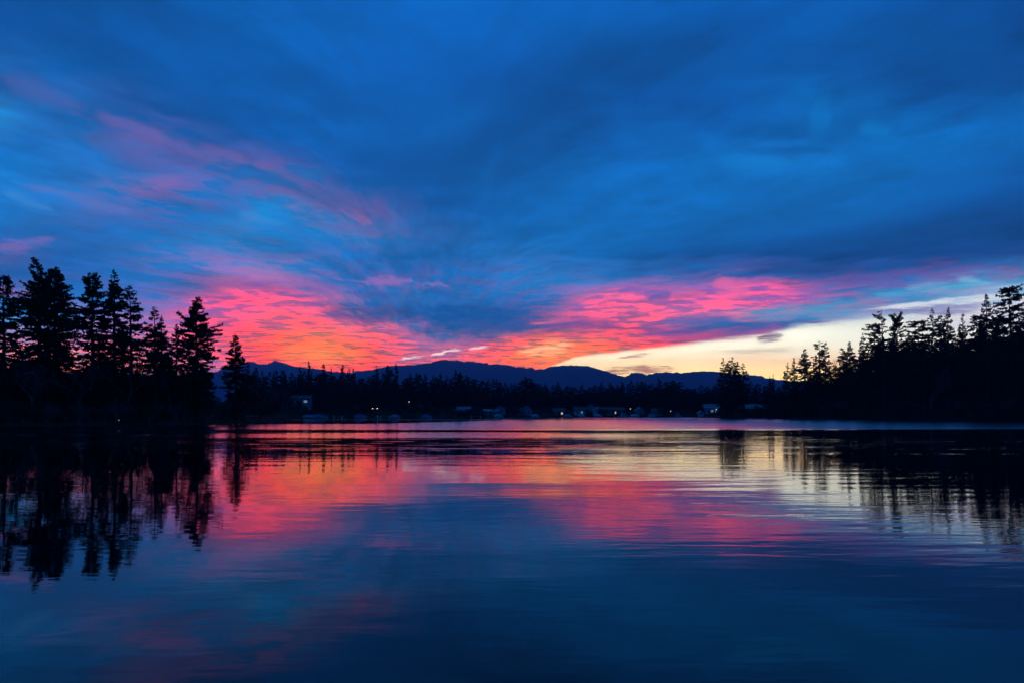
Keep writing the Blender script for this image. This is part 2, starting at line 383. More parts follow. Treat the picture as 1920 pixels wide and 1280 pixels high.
def link(name, data, parent=None, loc=None, rz=0.0):
    o = bpy.data.objects.new(name, data)
    COL.objects.link(o)
    if parent: o.parent = parent
    if loc is not None: o.location = loc
    if rz: o.rotation_euler = (0, 0, rz)
    return o

def empty(name, loc, rz=0.0):
    o = link(name, None, None, loc, rz)
    o.empty_display_size = 0.5
    return o

def mesh_np(name, verts, faces, mat, smooth=False):
    """verts (N,3); faces: list of (M,k) index arrays"""
    me = bpy.data.meshes.new(name)
    verts = np.asarray(verts, np.float32)
    faces = [np.asarray(f, np.int32) for f in (faces if isinstance(faces, (list, tuple)) else [faces])]
    me.vertices.add(len(verts)); me.vertices.foreach_set('co', verts.ravel())
    idx = np.concatenate([f.ravel() for f in faces])
    tot = np.concatenate([np.full(len(f), f.shape[1], np.int32) for f in faces])
    st = np.concatenate([[0], np.cumsum(tot)[:-1]]).astype(np.int32)
    me.loops.add(len(idx)); me.loops.foreach_set('vertex_index', idx)
    me.polygons.add(len(tot)); me.polygons.foreach_set('loop_start', st)
    if smooth: me.polygons.foreach_set('use_smooth', np.ones(len(tot), bool))
    me.update(calc_edges=True)
    if mat: me.materials.append(mat)
    return me

class MB:
    """collects boxes, prisms and tubes into one mesh"""
    def __init__(self): self.v = []; self.f = []; self.n = 0
    def add(self, v, f):
        v = [tuple(map(float, p)) for p in v]
        self.f += [tuple(i + self.n for i in q) for q in f]
        self.v += v; self.n += len(v)
        return self
    def box(self, x0, x1, y0, y1, z0, z1):
        v = [(x, y, z) for z in (z0, z1) for y in (y0, y1) for x in (x0, x1)]
        return self.add(v, [(0, 2, 3, 1), (4, 5, 7, 6), (0, 1, 5, 4), (2, 6, 7, 3), (0, 4, 6, 2), (1, 3, 7, 5)])
    def loft(self, rings, close=True):
        k = len(rings[0]); v = [p for r in rings for p in r]; f = []
        for a in range(len(rings) - 1):
            for j in range(k):
                f.append((a * k + j, a * k + (j + 1) % k, (a + 1) * k + (j + 1) % k, (a + 1) * k + j))
        if close:
            f.append(tuple(range(k - 1, -1, -1))); f.append(tuple((len(rings) - 1) * k + j for j in range(k)))
        return self.add(v, f)
    def tube(self, pts, rad, k=6):
        rings = []
        for i, p in enumerate(pts):
            p = np.array(p, float)
            a = np.array(pts[max(i - 1, 0)], float); b = np.array(pts[min(i + 1, len(pts) - 1)], float)
            d = (b - a) / (np.linalg.norm(b - a) + 1e-9)
            h = np.array((0, 0, 1.0)) if abs(d[2]) < .9 else np.array((1.0, 0, 0))
            s = np.cross(d, h); s /= np.linalg.norm(s); u = np.cross(s, d)
            r = rad[i] if hasattr(rad, '__len__') else rad
            rings.append([tuple(p + r * (math.cos(t) * s + math.sin(t) * u)) for t in (2 * math.pi * j / k for j in range(k))])
        return self.loft(rings)
    def build(self, name, mat, parent=None, loc=None, smooth=False):
        me = bpy.data.meshes.new(name)
        me.from_pydata(self.v, [], self.f)
        me.materials.append(mat)
        if smooth: me.polygons.foreach_set('use_smooth', np.ones(len(me.polygons), bool))
        me.update()
        return link(name, me, parent, loc)

MATS = {}
def mat(name, c, c2=None, rough=.85, scale=3.0, spec=.2, emit=None, metal=0.0, bump=0.0, stretch=(1, 1, 1)):
    if name in MATS: return MATS[name]
    m = bpy.data.materials.new(name); m.use_nodes = True
    nd = Nodes(m.node_tree)
    b = m.node_tree.nodes['Principled BSDF']
    tc = nd.n('ShaderNodeTexCoord').outputs['Object']
    n = nd.noise(nd.v('MULTIPLY', tc, stretch), scale, 4, .6)[0]
    nd.put(b.inputs['Base Color'], nd.mix(nd.smooth(n, .3, .7), c, c2 or tuple(q * .6 for q in c)))
    b.inputs['Roughness'].default_value = rough
    b.inputs['Specular IOR Level'].default_value = spec
    b.inputs['Metallic'].default_value = metal
    if bump:
        bn = nd.n('ShaderNodeBump'); bn.inputs['Distance'].default_value = bump
        nd.put(bn.inputs['Height'], n); m.node_tree.links.new(bn.outputs[0], b.inputs['Normal'])
    if emit:
        b.inputs['Emission Color'].default_value = (*emit[0], 1); b.inputs['Emission Strength'].default_value = emit[1]
    MATS[name] = m
    return m

FOL = mat('conifer_needles', (.016, .026, .014), (.030, .042, .022), rough=.9, scale=.8, spec=.05)
FOL2 = mat('far_needles', (.014, .024, .018), (.026, .038, .024), rough=.9, scale=.5, spec=.05)
BARK = mat('conifer_bark', (.045, .034, .026), (.08, .064, .05), rough=.95, scale=4, spec=.05, stretch=(3, 3, .5))
TWIG = mat('bare_twigs', (.12, .10, .095), (.18, .15, .145), rough=.95, scale=2, spec=.05)
TWIGR = mat('russet_twigs', (.10, .045, .022), (.14, .07, .035), rough=.95, scale=2, spec=.05)
BIRCH = mat('pale_bark', (.30, .29, .27), (.18, .17, .16), rough=.9, scale=6, spec=.1, stretch=(1, 1, .4))
LEAFY = mat('evergreen_leaves', (.020, .030, .016), (.035, .045, .022), rough=.85, scale=1.5, spec=.1)
GROUND = mat('forest_floor', (.030, .026, .018), (.050, .042, .028), rough=1, scale=.15, spec=.02, bump=.1)
HILL = mat('mountain_forest', (.018, .028, .022), (.030, .042, .032), rough=1, scale=.004, spec=0, bump=6)
WOOD = mat('weathered_planks', (.24, .23, .21), (.15, .14, .13), rough=.9, scale=3, stretch=(.4, 4, 1))
DARKWOOD = mat('dark_timber', (.06, .05, .045), (.035, .03, .028), rough=.9, scale=3)
WHITE = mat('white_paint', (.72, .72, .70), (.6, .6, .58), rough=.6, scale=1)
CREAMP = mat('cream_siding', (.55, .52, .44), (.46, .43, .37), rough=.8, scale=.7, stretch=(1, 1, 8))
GREYS = mat('grey_siding', (.33, .36, .38), (.26, .28, .30), rough=.8, scale=.7, stretch=(1, 1, 8))
BLUES = mat('blue_siding', (.22, .32, .42), (.17, .25, .34), rough=.8, scale=.7, stretch=(1, 1, 8))
BROWNS = mat('brown_siding', (.14, .10, .07), (.10, .07, .05), rough=.85, scale=.7, stretch=(1, 1, 8))
SHING = mat('grey_shingles', (.14, .14, .15), (.09, .09, .10), rough=.9, scale=4)
METALR = mat('pale_metal_roof', (.26, .29, .32), (.20, .23, .26), rough=.5, scale=.8, spec=.4)
GLASS = mat('window_glass', (.02, .025, .03), (.015, .02, .025), rough=.08, spec=.6)
LITWIN = mat('lit_window', (.6, .5, .35), rough=.5, emit=((1.0, .72, .40), .7))
COOLWIN = mat('cool_lit_window', (.5, .6, .7), rough=.5, emit=((.55, .78, 1.0), .22))
BULB = mat('warm_bulb', (.9, .8, .6), emit=((1.0, .74, .42), 5.0))
BULBW = mat('white_bulb', (.9, .9, .9), emit=((.85, .93, 1.0), 5.0))
BULBF = mat('faint_bulb', (.9, .9, .9), emit=((.85, .93, 1.0), .8))
BULBR = mat('red_bulb', (.8, .2, .1), emit=((1.0, .25, .12), 14.0))
POLE = mat('galvanised_pole', (.32, .33, .34), rough=.5, metal=.6)
TARPB = mat('blue_tarp', (.06, .17, .34), (.05, .13, .27), rough=.6)
HULLW = mat('white_gelcoat', (.42, .43, .44), (.36, .37, .38), rough=.3, spec=.5)
CANVAS = mat('grey_canvas', (.33, .37, .42), (.25, .28, .33), rough=.8)

# ------------------------------------------------------------------ lie of the land
SHORE = np.array([(-2400, 812), (-600, 803), (0, 798), (200, 797), (390, 796), (430, 794.5), (462, 793), (500, 790), (525, 787.5), (540, 783.6), (700, 783), (900, 782),
                  (1100, 781.5), (1300, 781.7), (1345, 782.3), (1380, 783), (1440, 783.4), (1500, 784), (1700, 784.6), (1920, 786), (2300, 795), (4300, 812)], float)
def yshore(px):
    return CAMH * F / (np.interp(px, SHORE[:, 0], SHORE[:, 1]) - HZ)
S_FAR = [(-30, -3), (-4, -.6), (0, 0), (1.2, .45), (14, 1.1), (40, 3.6), (80, 8.0), (140, 12), (400, 14), (3000, 20), (9000, 30)]
S_SIDE = [(-30, -3), (-4, -.6), (0, 0), (1.2, .45), (30, 1.4), (100, 2.6), (400, 8), (3000, 20), (9000, 30)]
def ground(x, y):
    x = np.asarray(x, float); y = np.asarray(y, float)
    px = CX + F * x / np.maximum(y, 1.0)
    s = y - yshore(px)
    zf = np.interp(s, [a for a, b in S_FAR], [b for a, b in S_FAR])
    zs = np.interp(s, [a for a, b in S_SIDE], [b for a, b in S_SIDE])
    w = np.clip((px - 500) / 60, 0, 1) * np.clip((1440 - px) / 90, 0, 1)
    bumpy = np.where(s > 2, .25 * np.sin(x * .31 + 1.3 * np.sin(y * .17)) * np.sin(y * .23 + x * .11), 0)
    return zf * w + zs * (1 - w) + bumpy
def at(px, y):
    """world x of the column px at depth y"""
    return (px - CX) / F * y
def gz(x, y):
    return float(ground(x, y))
def proj(x, y, z):
    return CX + F * x / y, HZ - F * (z - CAMH) / y
def solve(px, py):
    """the depth at which the land in the column px is seen at the row py"""
    ys = yshore(px) + np.linspace(.8, 160, 640)
    rows = HZ - F * (ground(at(px, ys), ys) - CAMH) / ys
    k = int(np.argmax(rows <= py)) if (rows <= py).any() else len(ys) - 1
    return float(ys[k])

def build_land():
    pxs = np.concatenate([np.linspace(-860, -200, 30), np.linspace(-190, 2100, 300), np.linspace(2150, 2780, 30)])
    ss = np.array([-30, -8, -4, -1.5, -.4, .3, 1.2, 3, 6, 10, 15, 22, 30, 40, 55, 75, 100, 140, 200, 300, 450, 800, 1600, 3200, 6500, 9000])
    PX, S = np.meshgrid(pxs, ss)
    Y = yshore(PX) + S * (1 + .0 * PX)
    rng = np.random.default_rng(3)
    wig = np.interp(PX, pxs, rng.normal(0, .5, len(pxs)))
    Y = Y + wig * (S > -5) * (S < 20)
    X = at(PX, Y)
    Z = ground(X, Y)
    V = np.stack([X, Y, Z], -1).reshape(-1, 3)
    n, m = PX.shape
    i = np.arange(n - 1)[:, None] * m + np.arange(m - 1)[None]
    Fc = np.stack([i, i + 1, i + m + 1, i + m], -1).reshape(-1, 4)
    tag(link('ground', mesh_np('ground', V, Fc, GROUND, True)), 'dark wooded lake shore rising behind the water', kind='structure')

RIDGE = np.array([(-2600, 700), (-900, 690), (-300, 697), (0, 688), (60, 694), (200, 700), (330, 702), (395, 699), (420, 690), (445, 684), (467, 677), (487, 683), (500, 682), (515, 676), (530, 679), (545, 684.5), (565, 688), (590, 690), (606, 694),
                  (630, 697), (660, 697), (700, 692), (735, 686), (760, 684), (785, 682.5), (805, 680), (820, 676), (832, 672.8), (845, 675), (870, 676.5), (905, 680), (925, 682.5), (955, 684.5), (985, 689), (1005, 691), (1018, 691.2),
                  (1032, 687), (1050, 685.5), (1072, 684), (1100, 685.5), (1115, 689), (1132, 694.5), (1150, 700), (1172, 705), (1183, 700), (1195, 697), (1212, 701.5), (1236, 697.5), (1262, 697.5), (1280, 698.5), (1300, 696.5), (1325, 694.5), (1350, 696.5),
                  (1372, 700), (1400, 703), (1418, 702.5), (1435, 707), (1460, 711), (1490, 714), (1600, 720), (1750, 716), (1900, 708), (2200, 700), (3000, 690), (4400, 700)], float)
def build_mountains():
    rng = np.random.default_rng(11)
    pxs = np.unique(np.concatenate([np.linspace(-860, 300, 90), np.linspace(300, 1650, 520), np.linspace(1650, 2780, 90)]))
    yr = 8200.0 + 700 * np.sin(pxs / 310.0)
    crest = (HZ - np.interp(pxs, RIDGE[:, 0], RIDGE[:, 1])) * yr / F + CAMH
    crest = crest + np.interp(pxs, pxs, np.convolve(rng.normal(0, 7.0, len(pxs)), [.2, .6, .2], 'same'))
    ts = np.array([0, .12, .25, .4, .55, .7, .82, .9, .96, 1.0, 1.08, 1.2])
    prof = np.array([0, .06, .16, .30, .46, .64, .79, .89, .96, 1.0, .93, .7])
    V = []
    for t, p in zip(ts, prof):
        y = yr - 3600 + 3600 * t
        spur = np.sin(pxs * .045 + 3 * np.sin(pxs * .011)) * np.sin(t * math.pi) * (.10 if t < 1 else 0)
        z = crest * (p + spur * p)
        V.append(np.stack([(pxs - CX) / F * y, y, z], -1))
    n, m = len(ts), len(pxs)
    i = np.arange(n - 1)[:, None] * m + np.arange(m - 1)[None]
    Fc = np.stack([i, i + 1, i + m + 1, i + m], -1).reshape(-1, 4)
    tag(link('mountains', mesh_np('mountains', np.concatenate(V), Fc, HILL, True)), 'long blue mountain ridge beyond the far forest', kind='structure')

def build_water():
    m = bpy.data.materials.new('lake_water'); m.use_nodes = True
    nd = Nodes(m.node_tree); b = m.node_tree.nodes['Principled BSDF']
    p = nd.n('ShaderNodeTexCoord').outputs['Object']
    x, y, z = nd.xyz(p)
    b.inputs['Base Color'].default_value = (.001, .003, .010, 1)
    b.inputs['IOR'].default_value = 1.333
    b.inputs['Specular IOR Level'].default_value = .5
    # wind lanes: rough cat's-paws across the calm lake, lying where the breeze touches down
    wob = nd.noise(nd.v('MULTIPLY', p, (.014, .06, 1)), 1.0, 6, .68)[0]
    yy = nd.m('ADD', y, nd.m('MULTIPLY_ADD', wob, 18.0, -9.0))
    def lane(y0, y1, soft, amt):
        a = nd.smooth(yy, y0 - soft, y0 + soft); c = nd.smooth(yy, y1 + soft, y1 - soft)
        return nd.m('MULTIPLY', nd.m('MULTIPLY', a, c), amt)
    east = nd.smooth(x, -28.0, 4.0)
    far = nd.m('MULTIPLY', nd.smooth(yy, 73.0, 88.0), nd.smooth(nd.m('SUBTRACT', yy, nd.m('MULTIPLY', east, 68.0)), 128.0, 120.0))
    near = nd.m('MULTIPLY', lane(55, 68, 5, .85), nd.smooth(x, 22.0, -4.0))
    thinlane = nd.m('MULTIPLY', lane(186, 206, 5, 1.0), nd.smooth(x, -75.0, -60.0))
    shoreward = nd.m('MULTIPLY', lane(228, 330, 8, .9), nd.smooth(x, -20.0, 0.0))
    ruf = nd.m('MAXIMUM', nd.m('MAXIMUM', far, near), nd.m('MAXIMUM', thinlane, shoreward))
    patch = nd.noise(nd.v('MULTIPLY', p, (.02, .3, 1)), 1.0, 3, .5)[0]
    ruf = nd.m('MULTIPLY', ruf, nd.smooth(patch, .25, .5, .6, 1.0))
    # loose cat's-paws that break up the dark reflection of the far wood
    paw = nd.noise(nd.v('MULTIPLY', p, (.16, 1.1, 1)), 1.0, 4, .6)[0]
    paws = nd.m('MULTIPLY', nd.smooth(paw, .56, .64), nd.m('MULTIPLY', nd.smooth(y, 28.0, 40.0), nd.smooth(y, 66.0, 50.0)))
    ruf = nd.m('MAXIMUM', ruf, nd.m('MULTIPLY', paws, .75))
    # thin sparkling line of ripples out from the right shore
    fl = nd.noise(nd.v('MULTIPLY', p, (1.2, .4, 1)), 1.0, 3, .6)[0]
    thin = nd.m('MULTIPLY', nd.m('MULTIPLY', nd.smooth(y, 32.6, 33.0), nd.smooth(y, 33.7, 33.3)), nd.m('MULTIPLY', nd.smooth(fl, .52, .58), nd.smooth(x, 12.0, 15.0)))
    ruf = nd.m('MAXIMUM', ruf, nd.m('MULTIPLY', thin, .7))
    b.inputs['Roughness'].default_value = .03
    nd.put(b.inputs['Roughness'], nd.m('MULTIPLY_ADD', ruf, nd.smooth(x, 20.0, 55.0, .11, .16), .025))
    # ripples
    w1 = nd.noise(nd.v('MULTIPLY', p, (.22, .9, 1)), 1.0, 3, .5, .4)[0]
    w2 = nd.noise(nd.v('MULTIPLY', p, (.9, 3.0, 1)), 1.0, 3, .5, .3)[0]
    w3 = nd.noise(nd.v('MULTIPLY', p, (.05, .16, 1)), 1.0, 2, .5)[0]
    lanes = nd.noise(nd.v('MULTIPLY', p, (.03, .12, 1)), 1.0, 3, .55)[0]
    amp = nd.smooth(lanes, .35, .65, .35, 1.2)
    side = nd.smooth(x, -6.0, 12.0, .75, 1.35)
    h = nd.m('ADD', nd.m('MULTIPLY', w1, .010), nd.m('ADD', nd.m('MULTIPLY', w2, .0034), nd.m('MULTIPLY', w3, .012)))
    h = nd.m('MULTIPLY', h, nd.m('MULTIPLY', amp, side))
    bn = nd.n('ShaderNodeBump'); bn.inputs['Strength'].default_value = 1.0; bn.inputs['Distance'].default_value = 1.0
    nd.put(bn.inputs['Height'], h)
    # in the wind lanes the normals are tilted towards the viewer to brighten the reflection
    tilt = nd.m('MULTIPLY', ruf, nd.smooth(x, 15.0, 50.0, -.045, -.11))
    nn = nd.v('NORMALIZE', nd.v('ADD', bn.outputs[0], nd.vec(0.0, tilt, 0.0)))
    m.node_tree.links.new(nn, b.inputs['Normal'])
    V = [(-900, -60, 0), (900, -60, 0), (900, 420, 0), (-900, 420, 0)]
    tag(link('lake_water', mesh_np('lake_water', V, [[(0, 1, 2, 3)]], m)), 'calm lake mirroring the dawn sky', kind='structure')

build_land()
build_mountains()
build_water()

# ------------------------------------------------------------------ trees
def blades(P, D, L, W, rng, flat=.6):
    """thin diamond sprays: start P, direction D, length L, half width W"""
    n = len(P)
    r = rng.normal(size=(n, 3)); r[:, 2] *= flat
    s = np.cross(D, r); s /= (np.linalg.norm(s, axis=1, keepdims=True) + 1e-9)
    a = P; c = P + D * L[:, None]; mid = P + D * (L * .45)[:, None]
    V = np.stack([a, mid + s * W[:, None], c, mid - s * W[:, None]], 1).reshape(-1, 3)
    return V, np.arange(4 * n).reshape(n, 4)

def conifer_mesh(seed, H, prof, base=.1, nb=220, droop=.35, spray=.42, skip=.08, lean=(), lift=30, long_branch=(), mat_f=None, blade_w=.12, top_az=None):
    """trunk and crown of a fir: limbs in loose whorls, each hung with sprays; prof = (height fraction, reach in metres)"""
    rng = np.random.default_rng(seed)
    tz = np.linspace(0, 1, 14)
    ax = np.cumsum(rng.normal(0, .0035 * H, 14)) * (tz ** .5); ay = np.cumsum(rng.normal(0, .0035 * H, 14)) * (tz ** .5)
    if len(lean):
        ax = ax + np.interp(tz, [q[0] for q in lean], [q[1] for q in lean])
    r0 = .016 * H + .06
    mb = MB().tube([(ax[i], ay[i], tz[i] * H - (.4 if i == 0 else 0)) for i in range(14)], [max(r0 * (1 - t) ** .85, .025) for t in tz], 7)
    pt, pr = [q[0] for q in prof], [q[1] for q in prof]
    t = base + (0.985 - base) * rng.random(nb) ** .92
    nw = max(int(nb / 5), 8)
    t = np.where(rng.random(nb) < .35, base + (.985 - base) * (np.round((t - base) / (.985 - base) * nw) + rng.normal(0, .12, nb)) / nw, t)
    t = np.clip(t, base, .985)
    t = t[rng.random(nb) > skip * (1.4 - t)]
    az = rng.random(len(t)) * 2 * math.pi
    lobes = 1 + .18 * np.sin(az * 2 + t * 13 + seed) + .12 * np.sin(az * 3 - t * 29)
    L = np.interp(t, pt, pr) * lobes * rng.uniform(.45, 1.0, len(t)) ** .8 * 1.12
    for (lt, laz, ll) in long_branch:
        for q in range(4):
            t = np.append(t, lt + rng.normal(0, .006)); az = np.append(az, laz + rng.normal(0, .18)); L = np.append(L, ll * rng.uniform(.8, 1.05))
    L = np.maximum(L, .12)
    e0 = np.radians(-10 + (lift + 10) * t ** 1.6 + rng.normal(0, 11, len(t)))
    bx, by, bz = np.interp(t, tz, ax), np.interp(t, tz, ay), t * H
    u = np.linspace(0, 1, 6)
    dr = droop * rng.uniform(.6, 1.3, len(t))
    def pos(i, uu):
        r = L[i] * uu * np.cos(e0[i])
        zz = L[i] * (uu * np.sin(e0[i]) - dr[i] * uu ** 2 * (1 - .72 * uu))
        return np.stack([bx[i] + r * np.cos(az[i]), by[i] + r * np.sin(az[i]), bz[i] + zz], -1)
    # limbs: thin tapered strips crossed in two planes
    I = np.repeat(np.arange(len(t)), 5); U0 = np.tile(u[:-1], len(t)); U1 = np.tile(u[1:], len(t))
    A, B = pos(I, U0), pos(I, U1)
    wa = (.018 + .013 * L[I]) * (1 - U0 * .85); wb = (.018 + .013 * L[I]) * (1 - U1 * .85)
    up = np.array((0, 0, 1.0))
    V1 = np.stack([A - up * wa[:, None], B - up * wb[:, None], B + up * wb[:, None], A + up * wa[:, None]], 1).reshape(-1, 3)
    sd = np.stack([-np.sin(az[I]), np.cos(az[I]), 0 * I], -1)
    V2 = np.stack([A - sd * wa[:, None], B - sd * wb[:, None], B + sd * wb[:, None], A + sd * wa[:, None]], 1).reshape(-1, 3)
    VV = [V1, V2]
    # branchlets
    m = (7 + L * 6.5 / (spray / .42)).astype(int)
    J = np.repeat(np.arange(len(t)), m)
    uu = rng.uniform(.10, 1.0, len(J)) ** .8
    Pb = pos(J, uu)
    tan = pos(J, np.minimum(uu + .02, 1.02)) - pos(J, uu - .02); tan /= np.linalg.norm(tan, axis=1, keepdims=True) + 1e-9
    sgn = np.where(rng.random(len(J)) < .5, -1, 1)
    side = np.stack([-np.sin(az[J]), np.cos(az[J]), 0 * uu], -1) * sgn[:, None]
    D = tan * .75 + side * (.75 * (1 - .6 * uu))[:, None] + np.array((0, 0, -.18)) + rng.normal(0, .2, (len(J), 3))
    D /= np.linalg.norm(D, axis=1, keepdims=True)
    tip = np.clip(.3 + L[J] / (spray * 4.5), .38, 1.0)
    Lb = (spray * .7 * tip + .26 * L[J] * (1 - uu)) * rng.uniform(.55, 1.15, len(J))
    v, _ = blades(Pb, D, Lb, blade_w * tip * (.6 + .45 * rng.random(len(J))), rng); VV.append(v)
    # hanging and side sprays on each branchlet
    for q in range(3):
        f = rng.uniform(.2, .95, len(J))
        P2 = Pb + D * (Lb * f)[:, None]
        D2 = D * .5 + rng.normal(0, .45, (len(J), 3)) + np.array((0, 0, -.45 if q < 2 else .15)); D2 /= np.linalg.norm(D2, axis=1, keepdims=True)
        v, _ = blades(P2, D2, spray * tip * rng.uniform(.45, 1.0, len(J)), blade_w * tip * (.5 + .35 * rng.random(len(J))), rng); VV.append(v)
    # leader
    nt = 14
    zt = H * rng.uniform(.955, 1.0, nt)
    Pt = np.stack([np.interp(zt / H, tz, ax), np.interp(zt / H, tz, ay), zt], -1)
    Dt = np.stack([rng.normal(0, .5, nt), rng.normal(0, .5, nt), rng.uniform(.3, 1, nt)], -1); Dt /= np.linalg.norm(Dt, axis=1, keepdims=True)
    v, _ = blades(Pt, Dt, np.full(nt, spray * .35), np.full(nt, blade_w * .3), rng); VV.append(v)
    V = np.concatenate(VV)
    crown = mesh_np('crown', V, np.arange(len(V)).reshape(-1, 4), mat_f or FOL)
    trunk = bpy.data.meshes.new('trunk'); trunk.from_pydata(mb.v, [], mb.f); trunk.materials.append(BARK); trunk.update()
    return trunk, crown

def plant_tree(name, meshes, loc, rz, scale, label, cat, group=None):
    e = empty(name, loc, rz); e.scale = scale
    link('trunk', meshes[0], e); link('crown', meshes[1], e)
    return tag(e, label, cat, group)

def stand(px, py_tip, depth):
    """foot and height of a tree whose tip is seen at (px, py_tip)"""
    x = at(px, depth); z = gz(x, depth)
    return (x, depth, z - .1), (HZ - py_tip) * depth / F + CAMH - z + .1

FIR = [(.0, .7), (.12, .95), (.3, 1.0), (.5, .85), (.7, .6), (.85, .36), (.95, .14), (1, .03)]
def prof(R, pts=FIR): return [(a, b * R) for a, b in pts]
TUFT = [(.0, .5), (.2, .8), (.45, 1.0), (.65, .9), (.8, .72), (.9, .5), (.97, .25), (1, .06)]
RAG = [(.0, .6), (.2, .9), (.35, .7), (.5, 1.0), (.62, .66), (.75, .72), (.85, .42), (.95, .2), (1, .04)]

def left_shore_trees():
    G = 'tall firs on the near left shore'
    L = [  # px, py tip, depth, reach, profile, branches, skip, extra, label
        (10, 516, 118, 3.9, TUFT, 330, .12, dict(droop=.3), 'dark fir cut by the left edge of the picture'),
        (72, 480, 121, 4.3, [(0, .8), (.3, 1), (.5, .9), (.7, .72), (.8, .55), (.86, .22), (.9, .3), (.95, .16), (1, .05)], 430, .04, dict(lean=[(0, 0), (.8, .4), (.9, .1), (1, -.75)]), 'tallest fir on the left shore, with a crooked leaning top'),
        (104, 499, 124, 5.0, [(0, .9), (.3, 1), (.55, .86), (.72, .68), (.85, .5), (.94, .28), (1, .05)], 470, .03, {}, 'broad dense fir close against the crooked-topped fir'),
        (175, 512, 122, 3.1, [(0, .8), (.3, 1), (.6, .9), (.8, .75), (.9, .62), (.96, .42), (1, .1)], 330, .06, dict(long_branch=[(.62, 3.14, 4.2), (.74, 3.3, 3.4)]), 'round-topped fir left of the sharp-pointed fir on the left shore'),
        (211, 503, 117, 3.6, FIR, 380, .05, {}, 'sharp-pointed tall fir in the middle of the left-shore group'),
        (246, 535, 120, 3.5, RAG, 240, .2, dict(long_branch=[(.6, .1, 4.6)], droop=.2), 'open-branched fir just right of the sharp-pointed fir'),
        (291, 574, 118, 3.0, RAG, 230, .22, {}, 'thin ragged fir with light showing through its crown'),
        (306, 590, 123, 2.4, FIR, 190, .12, {}, 'short fir half hidden beside the thin ragged fir'),
        (329, 606, 119, 2.3, FIR, 230, .05, {}, 'small narrow fir left of the fir with the long side branch'),
        (369, 553, 116, 3.2, [(0, .8), (.2, .95), (.4, .9), (.55, 1.0), (.68, .86), (.8, .62), (.9, .4), (1, .04)], 330, .1, dict(long_branch=[(.7, .05, 4.6), (.76, 3.0, 4.4)], droop=.28), 'ragged fir with one long branch reaching right over the water'),
        (443, 624, 133, 2.9, [(0, 1), (.25, 1), (.45, .92), (.65, .68), (.85, .35), (1, .03)], 260, .06, dict(droop=.18, lift=18), 'small even Christmas-tree-shaped fir standing alone at the point'),
    ]
    for i, (px, py, y, R, pf, nb, sk, kw, lab) in enumerate(L):
        loc, H = stand(px, py, y)
        plant_tree('fir_tree', conifer_mesh(40 + i, H, prof(R, pf), base=.12, nb=nb, skip=sk, **kw), loc, 0, (1, 1, 1), lab, 'fir tree', G)
left_shore_trees()

# a small stock of fir forms, one unit = real metres at 30 m height
STOCK = {}
def stock():
    S = [('full', 3.8, FIR, 300, .04, {}), ('full2', 3.4, FIR, 280, .08, {}), ('ragged', 3.6, RAG, 210, .22, {}), ('ragged2', 3.2, RAG, 190, .3, dict(droop=.2)),
         ('narrow', 2.3, TUFT, 230, .1, {}), ('narrow2', 2.0, FIR, 220, .1, {}),
         ('flat', 4.2, [(0, .5), (.3, .8), (.6, 1), (.8, .8), (.9, .75), (.96, .7), (1, .35)], 230, .15, dict(lift=8)),
         ('fork', 4.0, [(0, .6), (.3, .8), (.6, 1), (.8, .7), (.9, .62), (.97, .6), (1, .3)], 210, .2, dict(lift=52, droop=.1)),
         ('pole', 2.6, [(0, .3), (.3, .5), (.55, .8), (.7, .55), (.82, .75), (.88, .4), (.93, .8), (.96, .25), (.985, .5), (1, .45)], 110, .25, dict(lift=12)),
         ('spire', 2.4, [(0, 1), (.3, .9), (.6, .6), (.85, .28), (1, .02)], 230, .06, {})]
    for i, (k, R, pf, nb, sk, kw) in enumerate(S):
        STOCK[k] = conifer_mesh(100 + i, 30.0, prof(R, pf), base=.1, nb=nb, skip=sk, spray=.55, blade_w=.15, **kw)
stock()
def stock_tree(kind, px, py, depth, hw_px, label, cat='fir tree', group=None, name='fir_tree', rng=random.Random(5)):
    base = {'full': 3.8, 'full2': 3.4, 'ragged': 3.6, 'ragged2': 3.2, 'narrow': 2.3, 'narrow2': 2.0, 'flat': 4.2, 'fork': 4.0, 'pole': 2.6, 'spire': 2.4}[kind]
    loc, H = stand(px, py, depth)
    s = (1.12 if 1340 < px < 1400 else .92 if 1000 < px < 1500 else 1.22) * hw_px * depth / F / base
    return plant_tree(name, STOCK[kind], loc, rng.uniform(0, 6.28), (s, s, H / 30.0), label, cat, group)

def beside(px, marks):
    return min(marks, key=lambda q: abs(q[0] - px))[1]
LEFT_MARKS = [(10, 'the fir at the left picture edge'), (72, 'the crooked-topped fir'), (104, 'the broad dense fir'), (175, 'the round-topped fir'), (211, 'the sharp-pointed fir'), (246, 'the open-branched fir'), (291, 'the thin ragged fir'), (329, 'the small narrow fir'), (369, 'the fir with the long side branch'), (443, 'the lone small fir'), (510, 'the tip of the wooded point')]
RIGHT_MARKS = [(1430, 'the long shelter'), (1474, 'the left end of the right-hand wood'), (1512, 'the full dark fir'), (1570, 'the leafless tree'), (1597, 'the dense blunt fir'), (1620, 'the pair of slender firs'), (1640, 'the round-headed conifer'), (1659, 'the pole-like fir'), (1681, 'the fork-topped fir'), (1722, 'the bushy flat crown'), (1745, 'the tiered open fir'), (1779, 'the sharp spire'), (1813, 'the dip in the right-hand wood'), (1849, 'the second tallest right-hand fir'), (1894, 'the tallest right-hand fir'), (1950, 'the right picture edge')]
